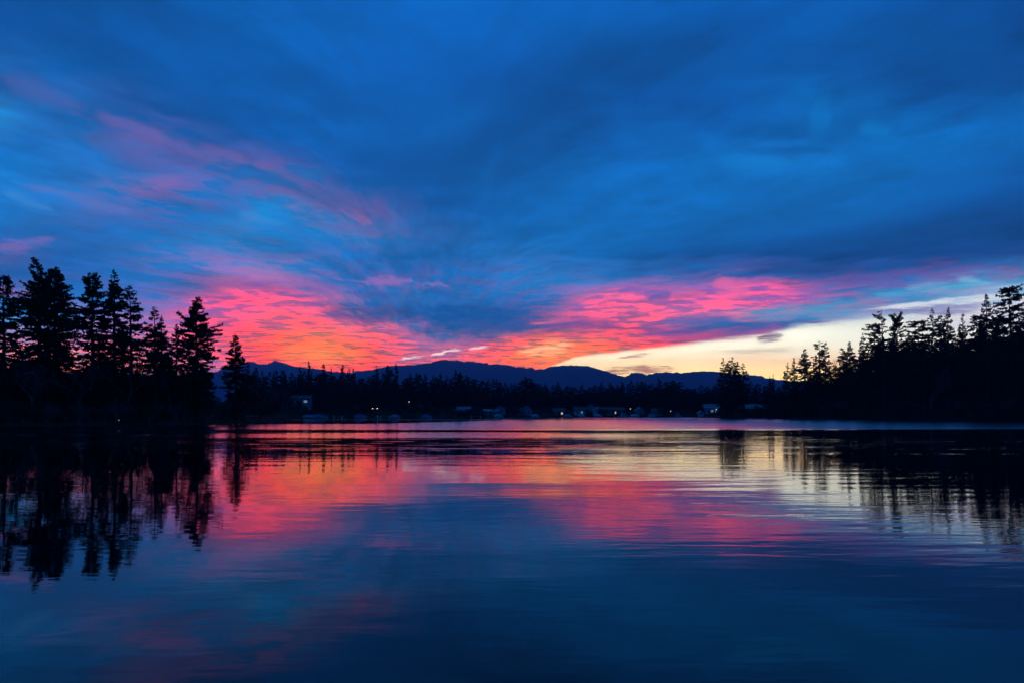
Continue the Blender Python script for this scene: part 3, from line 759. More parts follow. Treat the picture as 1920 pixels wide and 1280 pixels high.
FAR_MARKS = [(480, 'the lone small fir'), (520, 'the tip of the wooded point'), (563, 'the house with the white balcony'), (600, 'the blue-tarped boat by the point'), (634, 'the short pale dock'), (676, 'the boat left of the twin lamp'), (703, 'the twin pole lamp'), (742, 'the small grey-covered boat'), (767, 'the lamp on the slope'), (797, 'the pale gabled house'), (835, 'the highest mountain top'), (870, 'the low cabin with the tilted roof'), (893, 'the dock left of the boathouse'), (920, 'the pale-roofed boathouse'), (950, 'the blue house by the boathouse'), (987, 'the steep blue gable'), (1020, 'the saddle of the mountains'), (1048, 'the brown cabin'), (1075, 'the second mountain top'), (1108, 'the twin-gabled blue house'), (1139, 'the long grey bungalow'), (1170, 'the white cabin boat'), (1199, 'the narrow blue cottage'), (1232, 'the grey shed'), (1272, 'the tall white cabin boat'), (1314, 'the tiny white shed'), (1335, 'the blue-lit house'), (1372, 'the isolated clump'), (1404, 'the long shelter'), (1445, 'the small lone conifer'), (1490, 'the left end of the right-hand wood'), (1535, 'the lamp in the wood edge')]

def right_shore_trees():
    G = 'conifers of the right-hand shore'
    L = [
        ('ragged2', 1354, 669, 262, 12, 'left stem of the small isolated tree clump by the shelter'),
        ('narrow', 1363, 674, 266, 10, 'short conifer between the two taller stems of the isolated clump'),
        ('full2', 1383, 676, 267, 12, 'low bushy conifer filling the middle of the isolated clump'),
        ('ragged', 1372, 667, 262, 12, 'tallest pointed stem of the isolated clump by the shelter'),
        ('ragged2', 1394, 679, 264, 14, 'right-hand lower conifer of the isolated clump by the shelter'),
        ('spire', 1442, 703, 250, 11, 'small lone conifer between the isolated clump and the right-hand wood'),
        ('narrow2', 1447, 700, 252, 6, 'slim spike rising out of the small lone conifer'),
        ('ragged2', 1474, 678, 248, 12, 'leftmost thin fir where the right-hand wood begins'),
        ('full2', 1488, 669, 246, 13, 'neat pointed fir second from the left end of the right-hand wood'),
        ('full', 1512, 652, 243, 17, 'full dark fir third from the left end of the right-hand wood'),
        ('full2', 1529, 664, 246, 14, 'lower fir tucked against the full dark fir at the wood edge'),
        ('pole', 1536, 637, 244, 14, 'thin bare-stemmed fir left of the leafless tree'),
        ('ragged', 1549, 640, 242, 15, 'gappy fir just left of the leafless tree'),
        ('narrow', 1584, 650, 243, 11, 'narrow fir just right of the leafless tree'),
        ('full', 1597, 638, 240, 16, 'dense blunt fir right of the leafless tree'),
        ('ragged2', 1613, 631, 246, 9, 'slender see-through fir, lower of a pair'),
        ('ragged2', 1621, 623, 244, 10, 'slender see-through fir, taller of a pair'),
        ('flat', 1640, 606, 236, 18, 'round-headed conifer left of the bare pole-like fir'),
        ('pole', 1659, 580, 233, 15, 'tall bare pole-like fir with a nest-shaped tuft on top'),
        ('fork', 1681, 594, 233, 20, 'fir with a broken fork-shaped top right of the pole-like fir'),
        ('full2', 1703, 622, 236, 18, 'low dark fir between the fork-topped fir and the bushy crown'),
        ('flat', 1722, 600, 231, 22, 'bushy flat-crowned conifer in the middle of the right-hand wood'),
        ('ragged', 1745, 577, 229, 18, 'tiered open fir standing above the bushy flat crown'),
        ('narrow', 1769, 588, 230, 12, 'narrow fir left of the sharp spire in the right-hand wood'),
        ('full2', 1779, 574, 227, 15, 'sharp spire of a fir between two narrower ones'),
        ('narrow2', 1797, 587, 228, 13, 'narrow fir right of the sharp spire in the right-hand wood'),
        ('ragged2', 1813, 611, 229, 15, 'short open fir in the dip of the right-hand wood'),
        ('flat', 1832, 590, 224, 17, 'stubby crowned fir left of the second tallest right-hand fir'),
        ('full2', 1849, 549, 221, 20, 'second tallest fir on the right shore with a thin tip'),
        ('fork', 1872, 600, 222, 18, 'lower bushy fir between the two tallest right-hand firs'),
        ('flat', 1894, 536, 217, 25, 'tallest fir on the right shore with a blunt tufted top'),
        ('ragged', 1922, 566, 215, 27, 'fir cut by the right edge of the picture'),
    ]
    for k, px, py, y, hw, lab in L:
        stock_tree(k, px, py, y, hw, lab, group=G)
    rng = random.Random(21)
    tx = [1450, 1500, 1540, 1600, 1650, 1720, 1800, 1900, 2100]; ty = [726, 712, 688, 664, 634, 622, 610, 584, 560]
    for i in range(84):
        px = 1470 + (i + rng.random()) * 7.0
        py = float(np.interp(px, tx, ty)) + rng.uniform(0, 38)
        y = float(yshore(px)) + rng.uniform(8, 40)
        stock_tree(rng.choice(['full', 'full2', 'ragged', 'flat']), px, py, y, rng.uniform(15, 22), 'dark fir low in the wood under ' + beside(px, RIGHT_MARKS), group='filling firs of the right-hand wood', name='forest_fir', rng=rng)
    for i in range(30):
        px = -60 + (i + rng.random()) * 15.0
        y = float(yshore(px)) + rng.uniform(12, 45)
        py = rng.uniform(672, 712) if px < 390 else rng.uniform(706, 726)
        stock_tree(rng.choice(['full', 'full2', 'ragged', 'narrow']), px, py, y, rng.uniform(18, 30) if px < 380 else rng.uniform(10, 14), 'lower dark fir in the thicket behind ' + beside(px, LEFT_MARKS), group='filling firs of the left shore', name='forest_fir', rng=rng)
right_shore_trees()

FARM = [conifer_mesh(200 + i, 16.0, prof(R, pf), base=.06, nb=nb, skip=sk, spray=.7, blade_w=.24, mat_f=FOL2)
        for i, (R, pf, nb, sk) in enumerate([(2.3, FIR, 120, .05), (2.0, FIR, 110, .1), (2.6, RAG, 110, .12), (1.7, TUFT, 110, .05), (2.4, TUFT, 120, .05), (1.6, FIR, 100, .05), (2.2, RAG, 90, .2)])]
def far_forest():
    rng = random.Random(77)
    lx = [440, 480, 520, 560, 600, 640, 680, 720, 760, 800, 840, 880, 920, 960, 1010, 1060, 1110, 1150, 1190, 1230, 1270, 1310, 1360, 1420, 1470, 1520, 1600]
    ly = [690, 688, 690, 691, 695, 697, 699, 698, 697, 696, 694, 704, 705, 706, 711, 715, 717, 712, 709, 708, 713, 718, 717, 719, 720, 720, 720]
    def put(px, py, y, hw, lab, grp, cat='conifer'):
        k = rng.randrange(len(FARM)); R = [2.3, 2.0, 2.6, 1.7, 2.4, 1.6, 2.2][k]
        loc, H = stand(px, py, y); s = hw * y / F / R
        plant_tree('far_conifer', FARM[k], loc, rng.uniform(0, 6.28), (s, s, max(H, 4) / 16.0), lab, cat, grp)
    spots = [(563, 683, 'short spike left of the tallest tip over the reddest sky'), (579, 676, 'tallest conifer tip of the far treeline, against the reddest sky'), (607, 682, 'slim conifer tip right of the tallest far tip'),
             (623, 687, 'low pointed conifer tip in the far treeline under the red sky'), (643, 683, 'wide flat-topped conifer breaking the far treeline under the red sky'), (654, 691, 'small conifer tip right of the wide flat-topped far conifer'),
             (663, 690, 'pointed conifer tip where the red sky ends'), (706, 685, 'lone conifer spike in front of the dip in the mountains'), (727, 684, 'thin conifer spike just left of the high mountain'), (743, 681, 'thin conifer spike at the foot of the high mountain')]
    for px, py, lab in spots:
        y = float(yshore(px)) + rng.uniform(45, 70)
        put(px, py, y, 6.5 if px != 643 else 10, lab[0].upper() + lab[1:] if False else lab, 'tips standing above the far treeline')
    n = 250
    for i in range(n):
        px = 455 + (i + rng.random()) * (1560 - 455) / n
        row = i % 3
        y = float(yshore(px)) + (rng.uniform(30, 48), rng.uniform(50, 75), rng.uniform(80, 105))[row]
        line = float(np.interp(px, lx, ly))
        py = line + 5 * math.sin(px * .071) * math.sin(px * .023 + 1) + (rng.uniform(14, 34), rng.uniform(2, 18), rng.triangular(-4, 12, 6))[row]
        put(px, py, y, rng.uniform(7, 13), ('front-row', 'middle-row', 'back-row')[row] + ' dark conifer of the far forest wall above ' + beside(px, FAR_MARKS), 'far shore forest')
far_forest()

# ------------------------------------------------------------------ leafless trees and shore scrub
def bare_mesh(seed, H, spread=.5, levels=5, stems=1, twig=TWIG, thick=.02):
    """a leafless crown: limbs fork again and again down to fine twigs; returns trunk mesh and crown mesh"""
    rng = random.Random(seed)
    tr, br = MB(), []
    def grow(p, d, ln, r, lev):
        q = [p[i] + d[i] * ln for i in range(3)]
        if lev == 0: tr.tube([p, q], [r, r * .7], 6)
        else: br.append((p, q, r))
        if lev >= levels: return
        for c in range(rng.choice((2, 3, 3) if lev < 3 else (2, 3))):
            nd_ = [d[0] + rng.gauss(0, spread), d[1] + rng.gauss(0, spread), d[2] * .9 + rng.gauss(.12, spread * .45)]
            l = math.sqrt(sum(k * k for k in nd_)); nd_ = [k / l for k in nd_]
            f = rng.uniform(.55, 1.0)
            grow([p[i] + (q[i] - p[i]) * f for i in range(3)], nd_, ln * rng.uniform(.62, .82), r * .62, lev + 1)
    for k in range(stems):
        a = rng.uniform(0, 6.28); s = 0 if stems == 1 else rng.uniform(.1, .6)
        d = [math.cos(a) * s, math.sin(a) * s, 1]; l = math.sqrt(sum(q * q for q in d))
        grow([rng.uniform(-.1, .1) * (stems > 1) * 4, rng.uniform(-.1, .1) * (stems > 1) * 4, -.15], [q / l for q in d], H * (.34 if stems == 1 else .3), H * thick, 0)
    A = np.array([b[0] for b in br]); B = np.array([b[1] for b in br]); R = np.maximum(np.array([b[2] for b in br]), .012)
    g = np.random.default_rng(seed); VV = []
    D = B - A; D /= np.linalg.norm(D, axis=1, keepdims=True) + 1e-9
    s1 = np.cross(D, g.normal(size=D.shape)); s1 /= np.linalg.norm(s1, axis=1, keepdims=True) + 1e-9
    s2 = np.cross(D, s1)
    for s_ in (s1, s2):
        w0, w1 = (R)[:, None], (R * .6)[:, None]
        VV.append(np.stack([A - s_ * w0, A + s_ * w0, B + s_ * w1, B - s_ * w1], 1).reshape(-1, 3))
    V = np.concatenate(VV)
    crown = mesh_np('crown', V, np.arange(len(V)).reshape(-1, 4), twig)
    trunk = bpy.data.meshes.new('trunk'); trunk.from_pydata(tr.v, [], tr.f); trunk.materials.append(twig); trunk.update()
    return trunk, crown

def leafy_mesh(seed, H, R, n=900):
    """an evergreen shrub: a few stems and many small leaves gathered in clumps"""
    g = np.random.default_rng(seed); rng = random.Random(seed)
    tr = MB(); C = []
    for k in range(7):
        a = rng.uniform(0, 6.28); r = R * rng.uniform(.15, .75); h = H * rng.uniform(.45, .9)
        tr.tube([(0, 0, -.1), (r * .5 * math.cos(a), r * .5 * math.sin(a), h * .55), (r * math.cos(a), r * math.sin(a), h)], [.05, .035, .015], 5)
        for q in range(4): C.append((r * math.cos(a) + rng.gauss(0, R * .22), r * math.sin(a) + rng.gauss(0, R * .22), max(h + rng.gauss(0, H * .16) - .15 * H, .15 * H)))
    C = np.array(C); P = C[g.integers(0, len(C), n)] + g.normal(0, 1, (n, 3)) * np.array((R * .2, R * .2, H * .12))
    P[:, 2] = np.maximum(P[:, 2], .05)
    D = g.normal(size=(n, 3)); D[:, 2] += .4; D /= np.linalg.norm(D, axis=1, keepdims=True)
    V, Fc = blades(P, D, g.uniform(.18, .4, n), g.uniform(.05, .1, n), g)
    crown = mesh_np('leaves', V, Fc, LEAFY)
    trunk = bpy.data.meshes.new('stems'); trunk.from_pydata(tr.v, [], tr.f); trunk.materials.append(TWIG); trunk.update()
    return trunk, crown

BARE = [bare_mesh(300 + i, 10.0, .42, 6) for i in range(3)]
SCRUB = [bare_mesh(320 + i, 4.0, .5, 4, stems=7, thick=.012) for i in range(4)]
RUSSET = [bare_mesh(330 + i, 3.0, .45, 4, stems=7, twig=TWIGR, thick=.012) for i in range(2)]
BUSH = [leafy_mesh(340 + i, 2.6, 1.9) for i in range(4)]

def plant(name, meshes, px, s, scale, rz, label, cat, group, parts=('trunk', 'crown')):
    y = float(yshore(px)) + s; x = at(px, y)
    e = empty(name, (x, y, gz(x, y) - .05), rz); e.scale = (scale[0], scale[0], scale[1])
    link(parts[0], meshes[0], e); link(parts[1], meshes[1], e)
    return tag(e, label, cat, group)

def scrub():
    rng = random.Random(9)
    SP = ('stems', 'branches')
    B = 'leafless trees'
    plant('bare_tree', BARE[0], 1568, 30, (1.9, 2.75), .4, 'leafless deciduous tree with fine twigs among the firs of the right shore', 'bare tree', B)
    plant('bare_tree', BARE[1], 1578, 34, (1.5, 2.6), 2.0, 'thinner leafless tree just behind the twiggy one on the right shore', 'bare tree', B)
    plant('pale_trunked_tree', BARE[2], 1745, 7, (1.6, 1.9), 1.1, 'leafless tree with a pale trunk at the foot of the right-hand wood', 'bare tree', B)
    for px, s, k, h, lab in ((240, 9, 1, 1.3, 'bare tree with a pale stem in front of the open-branched fir'), (60, 11, 0, 1.25, 'bare grey tree under the crooked-topped fir'), (150, 8, 2, 1.1, 'bare grey tree under the round-topped fir'), (320, 9, 0, 1.05, 'bare grey tree under the small narrow fir'),
                             (500, 14, 1, 1.0, 'bare grey tree at the wooded point right of the lone small fir'), (528, 9, 2, .95, 'bare grey tree at the tip of the wooded point')):
        plant('bare_tree', BARE[k], px, s, (h, h * 1.05), rng.uniform(0, 6), lab, 'bare tree', B)
    for i in range(26):
        px = -70 + (i + rng.random()) * 23.0
        plant('shore_shrub', SCRUB[i % 4], px, rng.uniform(1.5, 7), (rng.uniform(.8, 1.5), rng.uniform(.8, 1.45)), rng.uniform(0, 6), 'leafless grey shrub on the left bank below ' + beside(px, LEFT_MARKS), 'shrub', 'leafless shrubs of the left bank', SP)
    for i in range(22):
        px = -60 + (i + rng.random()) * 26.0
        plant('evergreen_shrub', BUSH[i % 4], px, rng.uniform(1.0, 9), (rng.uniform(.7, 1.4), rng.uniform(.7, 1.5)), rng.uniform(0, 6), 'dark leafy bush on the left bank below ' + beside(px, LEFT_MARKS), 'bush', 'leafy bushes of the left bank', ('stems', 'leaves'))
    for px, lab in ((258, 'rust-brown shrub at the water below the sharp-pointed fir'), (1905, 'rust-brown shrub at the water by the right edge'), (1830, 'rust-brown shrub at the foot of the right-hand wood')):
        plant('russet_shrub', RUSSET[px % 2], px, 2.0, (1.3, 1.2), 1.0, lab, 'shrub', 'russet shrubs', SP)
    for i in range(34):
        px = 1420 + (i + rng.random()) * 16.0
        plant('evergreen_shrub', BUSH[i % 4], px, rng.uniform(1.0, 7), (rng.uniform(1.0, 1.9), rng.uniform(.9, 1.9)), rng.uniform(0, 6), 'dark leafy bush on the right bank below ' + beside(px, RIGHT_MARKS), 'bush', 'leafy bushes of the right bank', ('stems', 'leaves'))
    for i in range(30):
        px = 1440 + (i + rng.random()) * 17.5
        plant('shore_shrub', SCRUB[i % 4], px, rng.uniform(4, 14), (rng.uniform(1.2, 2.2), rng.uniform(1.2, 2.4)), rng.uniform(0, 6), 'leafless grey shrub on the right bank below ' + beside(px, RIGHT_MARKS), 'shrub', 'leafless shrubs of the right bank', SP)
    for i in range(60):
        px = 535 + (i + rng.random()) * 14.6
        plant('far_bush', (BUSH[i % 4] if i % 3 else SCRUB[i % 4]), px, rng.choice((rng.uniform(1.5, 5), rng.uniform(10, 30))), (rng.uniform(.8, 1.6), rng.uniform(.6, 1.5)), rng.uniform(0, 6), 'dark ' + ('leafy' if i % 3 else 'bare') + ' bush on the far bank near ' + beside(px, FAR_MARKS), 'bush', 'bushes of the far bank', ('stems', 'leaves'))
scrub()

# ------------------------------------------------------------------ houses, boats, docks and lamps on the far shore
def house(px, py, w, d, h, rise, wall, roof, label, rz=0.0, axis='x', wins=((-.28, .55), (.05, .55), (.32, .55)), lit=(), lit_mat=None, door=None, deck=None, chimney=False, hip=False, depth=None, name='lake_house', storeys=1):
    y = depth or solve(px, py); x = at(px, y)
    e = empty(name, (x, y, gz(x, y) - .15), rz)
    W = MB()
    hw, hd = w / 2, d / 2
    if hip or axis == 'x':
        W.box(-hw, hw, -hd, hd, 0, h)
        if axis == 'x' and not hip:
            for sx in (-1, 1):
                X0, X1 = sx * hw - .06, sx * hw + .06
                W.loft([[(X0, -hd, h), (X0, hd, h), (X0, 0, h + rise)], [(X1, -hd, h), (X1, hd, h), (X1, 0, h + rise)]])
    else:
        W.box(-hw, hw, -hd, hd, 0, h)
        for sy in (-1, 1):
            Y0, Y1 = sy * hd - .06, sy * hd + .06
            W.loft([[(-hw, Y0, h), (hw, Y0, h), (0, Y0, h + rise)], [(-hw, Y1, h), (hw, Y1, h), (0, Y1, h + rise)]])
    W.build('wall', wall, e)
    o, th = .55, .16
    Rf = MB()
    if hip:
        zb = h - .02
        lo = [(-hw - o, -hd - o, zb), (hw + o, -hd - o, zb), (hw + o, hd + o, zb), (-hw - o, hd + o, zb)]
        Rf.add(lo + [(p[0], p[1], zb + th) for p in lo] + [(-hw + hd * .8, 0, h + rise), (hw - hd * .8, 0, h + rise)],
               [(3, 2, 1, 0), (0, 1, 5, 4), (1, 2, 6, 5), (2, 3, 7, 6), (3, 0, 4, 7), (4, 5, 9, 8), (6, 7, 8, 9), (5, 6, 9), (7, 4, 8)])
    else:
        a, b = (hd, hw) if axis == 'x' else (hw, hd)
        k = rise / a
        for sg in (-1, 1):
            pr = [(sg * (a + o), h - k * o + .03), (0, h + rise + .03), (0, h + rise + .03 + th), (sg * (a + o), h - k * o + .03 + th)]
            r1 = [((-b - o), p[0], p[1]) if axis == 'x' else (p[0], (-b - o), p[1]) for p in pr]
            r2 = [((b + o), p[0], p[1]) if axis == 'x' else (p[0], (b + o), p[1]) for p in pr]
            Rf.loft([r1, r2])
    ro = Rf.build('roof', roof, e)
    if chimney:
        MB().box(hw * .4, hw * .4 + .7, -.35, .35, h + rise * .3, h + rise + .9).build('chimney', BROWNS, ro)
    for st in range(storeys):
        hz_ = h / storeys
        for i, (fx, fz) in enumerate(wins):
            wx, wz = fx * w, st * hz_ + fz * hz_
            islit = (i + st * len(wins)) in lit
            ww, wh = min(1.5, w * .16), min(1.25, hz_ * .42)
            win = MB().box(wx - ww / 2, wx + ww / 2, -hd - .05, -hd - .02, wz - wh / 2, wz + wh / 2).build('window', (lit_mat or LITWIN) if islit else GLASS, e)
            fr = MB(); t_ = .09
            fr.box(wx - ww / 2 - t_, wx + ww / 2 + t_, -hd - .10, -hd - .003, wz + wh / 2, wz + wh / 2 + t_).box(wx - ww / 2 - t_, wx + ww / 2 + t_, -hd - .10, -hd - .003, wz - wh / 2 - t_, wz - wh / 2)
            fr.box(wx - ww / 2 - t_, wx - ww / 2, -hd - .097, -hd - .004, wz - wh / 2, wz + wh / 2).box(wx + ww / 2, wx + ww / 2 + t_, -hd - .097, -hd - .004, wz - wh / 2, wz + wh / 2)
            fr.build('frame', WHITE, win)
    if door is not None:
        dr = MB().box(door * w - .5, door * w + .5, -hd - .06, -hd - .01, .1, 2.15).build('door', DARKWOOD, e)
        MB().box(door * w + .32, door * w + .38, -hd - .12, -hd - .06, 1.0, 1.12).build('handle', POLE, dr)
    if deck:
        dz, dl, dr_, dd = deck
        dk = MB().box(dl * w, dr_ * w, -hd - dd, -hd - .004, dz - .28, dz).build('deck', WHITE, e)
        rl = MB().box(dl * w, dr_ * w, -hd - dd, -hd - dd + .07, dz + .92, dz + 1.0)
        n = max(int((dr_ - dl) * w / 1.1), 2)
        for i in range(n + 1):
            xx = dl * w + (dr_ - dl) * w * i / n
            rl.box(xx - .03, xx + .03, -hd - dd + .005, -hd - dd + .062, dz, dz + .92)
        rl.build('railing', WHITE, dk)
        for q in (dl, dr_):
            MB().box(q * w - .1 + (.1 if q == dl else -.1), q * w + .1 + (.1 if q == dl else -.1), -hd - dd + .1, -hd - dd + .3, -.3, dz - .28).build('post', WHITE, e)
    return tag(e, label, 'house', 'lakeside houses')

def boat(px, s, L, B, H, cover, label, rz=0.0, kind='cover'):
    """a moored motor boat: lofted hull, and a cabin with windscreen or a canvas cover"""
    y = float(yshore(px)) - s; x = at(px, y)
    e = empty('moored_boat', (x, y, -.18), rz)
    rings = []
    for t in np.linspace(0, 1, 8):
        b = B / 2 * (1 - max(t - .45, 0) ** 2 * 3.1); b = max(b, .05); sheer = H * (.8 + .25 * t * t)
        xx = -L / 2 + L * t
        rings.append([(xx, -b, sheer), (xx, -b * .85, .25), (xx, 0, .02 + .25 * t * t), (xx, b * .85, .25), (xx, b, sheer)])
    MB().loft(rings).build('hull', HULLW, e)
    if kind == 'cabin':
        z = H * .85
        c = MB().loft([[(-L * .28, -B * .38, z), (-L * .28, B * .38, z), (-L * .26, B * .34, z + 1.15), (-L * .26, -B * .34, z + 1.15)], [(L * .22, -B * .33, z + .02), (L * .22, B * .33, z + .02), (L * .10, B * .3, z + 1.15), (L * .10, -B * .3, z + 1.15)]]).build('cabin', HULLW, e)
        MB().box(-L * .2, L * .06, -B * .385, -B * .375, z + .55, z + .9).build('window', GLASS, c)
    else:
        rr = []
        for t in np.linspace(0, 1, 7):
            b = B / 2 * (1 - max(t - .5, 0) ** 2 * 3.2) * 1.03; zt = H * .82 + .75 * math.sin(math.pi * min(t * .9 + .12, 1)) ** .6
            xx = -L * .49 + L * .92 * t
            rr.append([(xx, -b, H * .82), (xx, -b * .6, zt * .92), (xx, 0, zt + .12), (xx, b * .6, zt * .92), (xx, b, H * .82)])
        MB().loft(rr).build('cover', cover, e)
    return tag(e, label, 'boat', 'boats moored along the far shore')

def dock(px, s0, L, Wd, z, label, rz=0.0, rail=False, mat_=WOOD, roof=None):
    """a plank jetty on pilings running out from the bank"""
    y = float(yshore(px)) - s0; x = at(px, y)
    e = empty('dock', (x, y, 0), rz)
    fr = MB().box(-L / 2, L / 2, -Wd / 2, -Wd / 2 + .1, z - .2, z).box(-L / 2, L / 2, Wd / 2 - .1, Wd / 2, z - .2, z).build('frame', DARKWOOD, e)
    n = max(int(L / .42), 3)
    pl = bpy.data.meshes.new('plank'); b = MB().box(-.19, .19, -Wd / 2 - .05, Wd / 2 + .05, 0, .05); pl.from_pydata(b.v, [], b.f); pl.materials.append(mat_); pl.update()
    for i in range(n):
        link('plank', pl, e, (-L / 2 + (i + .5) * L / n, 0, z + .003))
    tops = z + (2.3 if roof else (.9 if rail else .35))
    for sx in (-1, 1):
        for sy in (-1, 1):
            MB().tube([(sx * (L / 2 - .15), sy * (Wd / 2 + .16), -1.0), (sx * (L / 2 - .15), sy * (Wd / 2 + .16), tops)], [.11, .10], 7).build('piling', WHITE if mat_ is WHITE else DARKWOOD, e)
    if rail:
        MB().box(-L / 2, L / 2, Wd / 2 + .02, Wd / 2 + .1, z + .82, z + .9).build('railing', WHITE, e)
    if roof:
        MB().loft([[(-L / 2 - .4, -Wd / 2 - .6, tops), (-L / 2 - .4, Wd / 2 + .6, tops), (-L / 2 - .4, 0, tops + .8)], [(L / 2 + .4, -Wd / 2 - .6, tops), (L / 2 + .4, Wd / 2 + .6, tops), (L / 2 + .4, 0, tops + .8)]]).build('roof', roof, e)
    return tag(e, label, 'dock', 'docks of the lake')

def lamp(px, py, depth, label, bulb, base_z=None, arm=0.0, two=False, r=.10):
    """a lit lamp on its pole"""
    x = at(px, depth); zl = (HZ - py) * depth / F + CAMH
    zb = gz(x, depth) if base_z is None else base_z
    e = empty('lamp_post', (x, depth, zb - .1), 0)
    hh = zl - zb + .1
    MB().tube([(0, 0, 0), (0, 0, hh * .5), (0, 0, hh - .25)], [.09, .07, .05], 8).build('pole', POLE, e)
    heads = [(-arm, 0), (arm, 0)] if two else [(arm, 0)]
    for ax_, _ in heads:
        if abs(ax_) > .05:
            MB().tube([(0, 0, hh - .3), (ax_ * .5, 0, hh + .12), (ax_, 0, hh + .16)], [.04, .035, .03], 6).build('arm', POLE, e)
        hd = MB().loft([[(ax_ + q * math.cos(t), q * math.sin(t), hh + zz) for t in (2 * math.pi * j / 8 for j in range(8))] for q, zz in ((.22, .0 + r), (.2, .1 + r), (.06, .2 + r))]).build('lamp_head', POLE, e)
        MB().loft([[(ax_ + r * math.cos(u) * math.cos(t), r * math.cos(u) * math.sin(t), hh + r * math.sin(u)) for t in (2 * math.pi * j / 8 for j in range(8))] for u in (-1.3, -.7, 0, .7, 1.3)]).build('bulb', bulb, hd)
    return tag(e, label, 'lamp post', 'lit lamps on the shores')

def village():
    house(563, 768, 8.5, 7, 4.6, 1.3, BLUES, SHING, 'two-storey house with a white balcony behind the wooded point', rz=.15, storeys=2, wins=((-.33, .5), (-.05, .5), (.3, .55)), lit=(5,), lit_mat=COOLWIN, deck=(1.9, -.5, .12, 1.8))
    house(757, 757, 4.6, 5, 2.5, 1.2, GREYS, SHING, 'small grey house high on the slope with a lamp beside it', wins=((-.22, .55), (.2, .55)), lit=(0,), lit_mat=COOLWIN, axis='y')
    house(797, 762, 5.2, 5, 3.0, 1.7, CREAMP, SHING, 'pale gabled house high on the slope in front of the main mountain', axis='y', wins=((-.2, .5), (.2, .5)), chimney=True)
    house(870, 777.5, 5.4, 5, 2.0, 1.6, BROWNS, METALR, 'low cabin with a tilted pale roof on the far bank', wins=((0, .5),), rz=-.2)
    house(920, 779, 5.6, 5, 2.2, .7, GREYS, METALR, 'flat pale-roofed boathouse at the waterline', wins=((-.3, .5), (.3, .5)), door=0.0)
    house(938, 776, 4.6, 5, 2.8, 1.2, BLUES, SHING, 'blue house just right of the pale-roofed boathouse', wins=((-.2, .55), (.2, .55)), axis='y')
    house(987, 777.5, 5.2, 5, 2.5, 1.9, BLUES, SHING, 'blue house with a steep gable facing the lake', axis='y', wins=((-.22, .5), (.22, .5)), chimney=True)
    house(976, 777, 3.6, 4, 2.0, 1.3, GREYS, SHING, 'little grey gabled house left of the steep blue gable', axis='y', wins=((0, .5),))
    house(1048, 778.5, 4.6, 4.5, 2.1, 1.2, BROWNS, SHING, 'brown cabin beside the warm shore lamp', wins=((-.25, .55), (.25, .55)), lit=(1,))
    house(1086, 777, 4.4, 4.5, 2.4, 1.2, WHITE, SHING, 'small white house with one lit window', wins=((-.2, .55), (.22, .55)), lit=(1,), lit_mat=COOLWIN)
    house(1108, 776.5, 6.2, 5, 2.8, 1.9, BLUES, SHING, 'pale blue house with twin gables on the far bank', axis='y', wins=((-.25, .5), (.2, .5)), lit=(1,), lit_mat=COOLWIN, chimney=True)
    house(1121, 778, 4.0, 4.5, 2.4, 1.5, WHITE, METALR, 'small pale gable leaning against the twin-gabled blue house', axis='y', wins=((0, .55),))
    house(1139, 777, 6.0, 5, 2.3, 1.2, GREYS, SHING, 'long grey bungalow right of the twin-gabled blue house', wins=((-.3, .5), (0, .5), (.3, .5)))
    house(1158, 777, 5.0, 5, 2.4, 1.0, BROWNS, SHING, 'dark bungalow behind the boats with cabin lights', wins=((-.3, .5), (.25, .5)), lit=(0,))
    house(1199, 777, 3.6, 4, 2.2, 1.3, BLUES, METALR, 'narrow blue cottage right of the tall shore lamp', axis='y', wins=((0, .5),))
    house(1232, 778, 4.4, 4, 1.9, 1.1, GREYS, SHING, 'grey shed in shadow left of the white-canopied boat', wins=((0, .5),))
    house(1332, 776, 5.6, 5, 2.9, 1.5, BLUES, METALR, 'bright blue-lit house left of the isolated tree clump', wins=((-.28, .5), (0, .5), (.3, .5)), lit=(1, 2), lit_mat=COOLWIN, deck=(.9, -.45, .3, 1.2))
    house(1314, 780, 1.9, 2.4, 1.7, .7, WHITE, METALR, 'tiny white shed at the water left of the blue-lit house', axis='y', wins=((0, .6),))
    house(1404, 779, 12.2, 7.5, 2.7, 1.9, BROWNS, METALR, 'long low lakeside shelter with a wide pale hipped roof', hip=True, wins=((-.36, .5), (-.12, .5), (.12, .5), (.36, .5)), depth=268, name='lake_shelter')
    house(1430, 778, 5.5, 5, 2.6, 1.3, GREYS, METALR, 'side wing of the long lakeside shelter, set lower on its right', depth=272, name='lake_shelter', wins=((0, .5),))
    boat(597, 3, 6.5, 2.3, .9, TARPB, 'blue-tarped boat nearest the wooded point', .1)
    boat(580, 4, 4.5, 1.9, .8, CANVAS, 'grey-covered boat left of the blue-tarped boat near the point', -.1)
    boat(676, 3, 4.5, 2.0, .9, TARPB, 'blue-tarped boat left of the twin pole lamp', .05)
    boat(742, 3, 3.6, 1.7, .8, CANVAS, 'small grey-covered boat right of the twin pole lamp', .2)
    boat(800, 3, 4.2, 1.8, .8, TARPB, 'blue-covered boat below the pale gabled house', -.1)
    boat(935, 3, 3.8, 1.8, .9, HULLW, 'white boat below the blue house by the boathouse', 0)
    boat(1004, 3, 3.6, 1.8, .9, HULLW, 'white-covered boat right of the steep blue gable', .1)
    boat(1065, 3, 3.8, 1.8, .9, CANVAS, 'pale-covered boat right of the warm shore lamp', 0)
    boat(1091, 3, 3.0, 1.6, .8, HULLW, 'small white boat in front of the white house', .1)
    boat(1122, 3, 3.6, 1.8, .9, HULLW, 'white boat in front of the twin-gabled blue house', -.1)
    boat(1170, 3, 4.6, 2.0, 1.0, HULLW, 'white cabin boat with windows left of the tall shore lamp', .1, 'cabin')
    boat(1191, 3, 4.0, 1.9, .9, HULLW, 'low white boat just right of the tall shore lamp', 0)
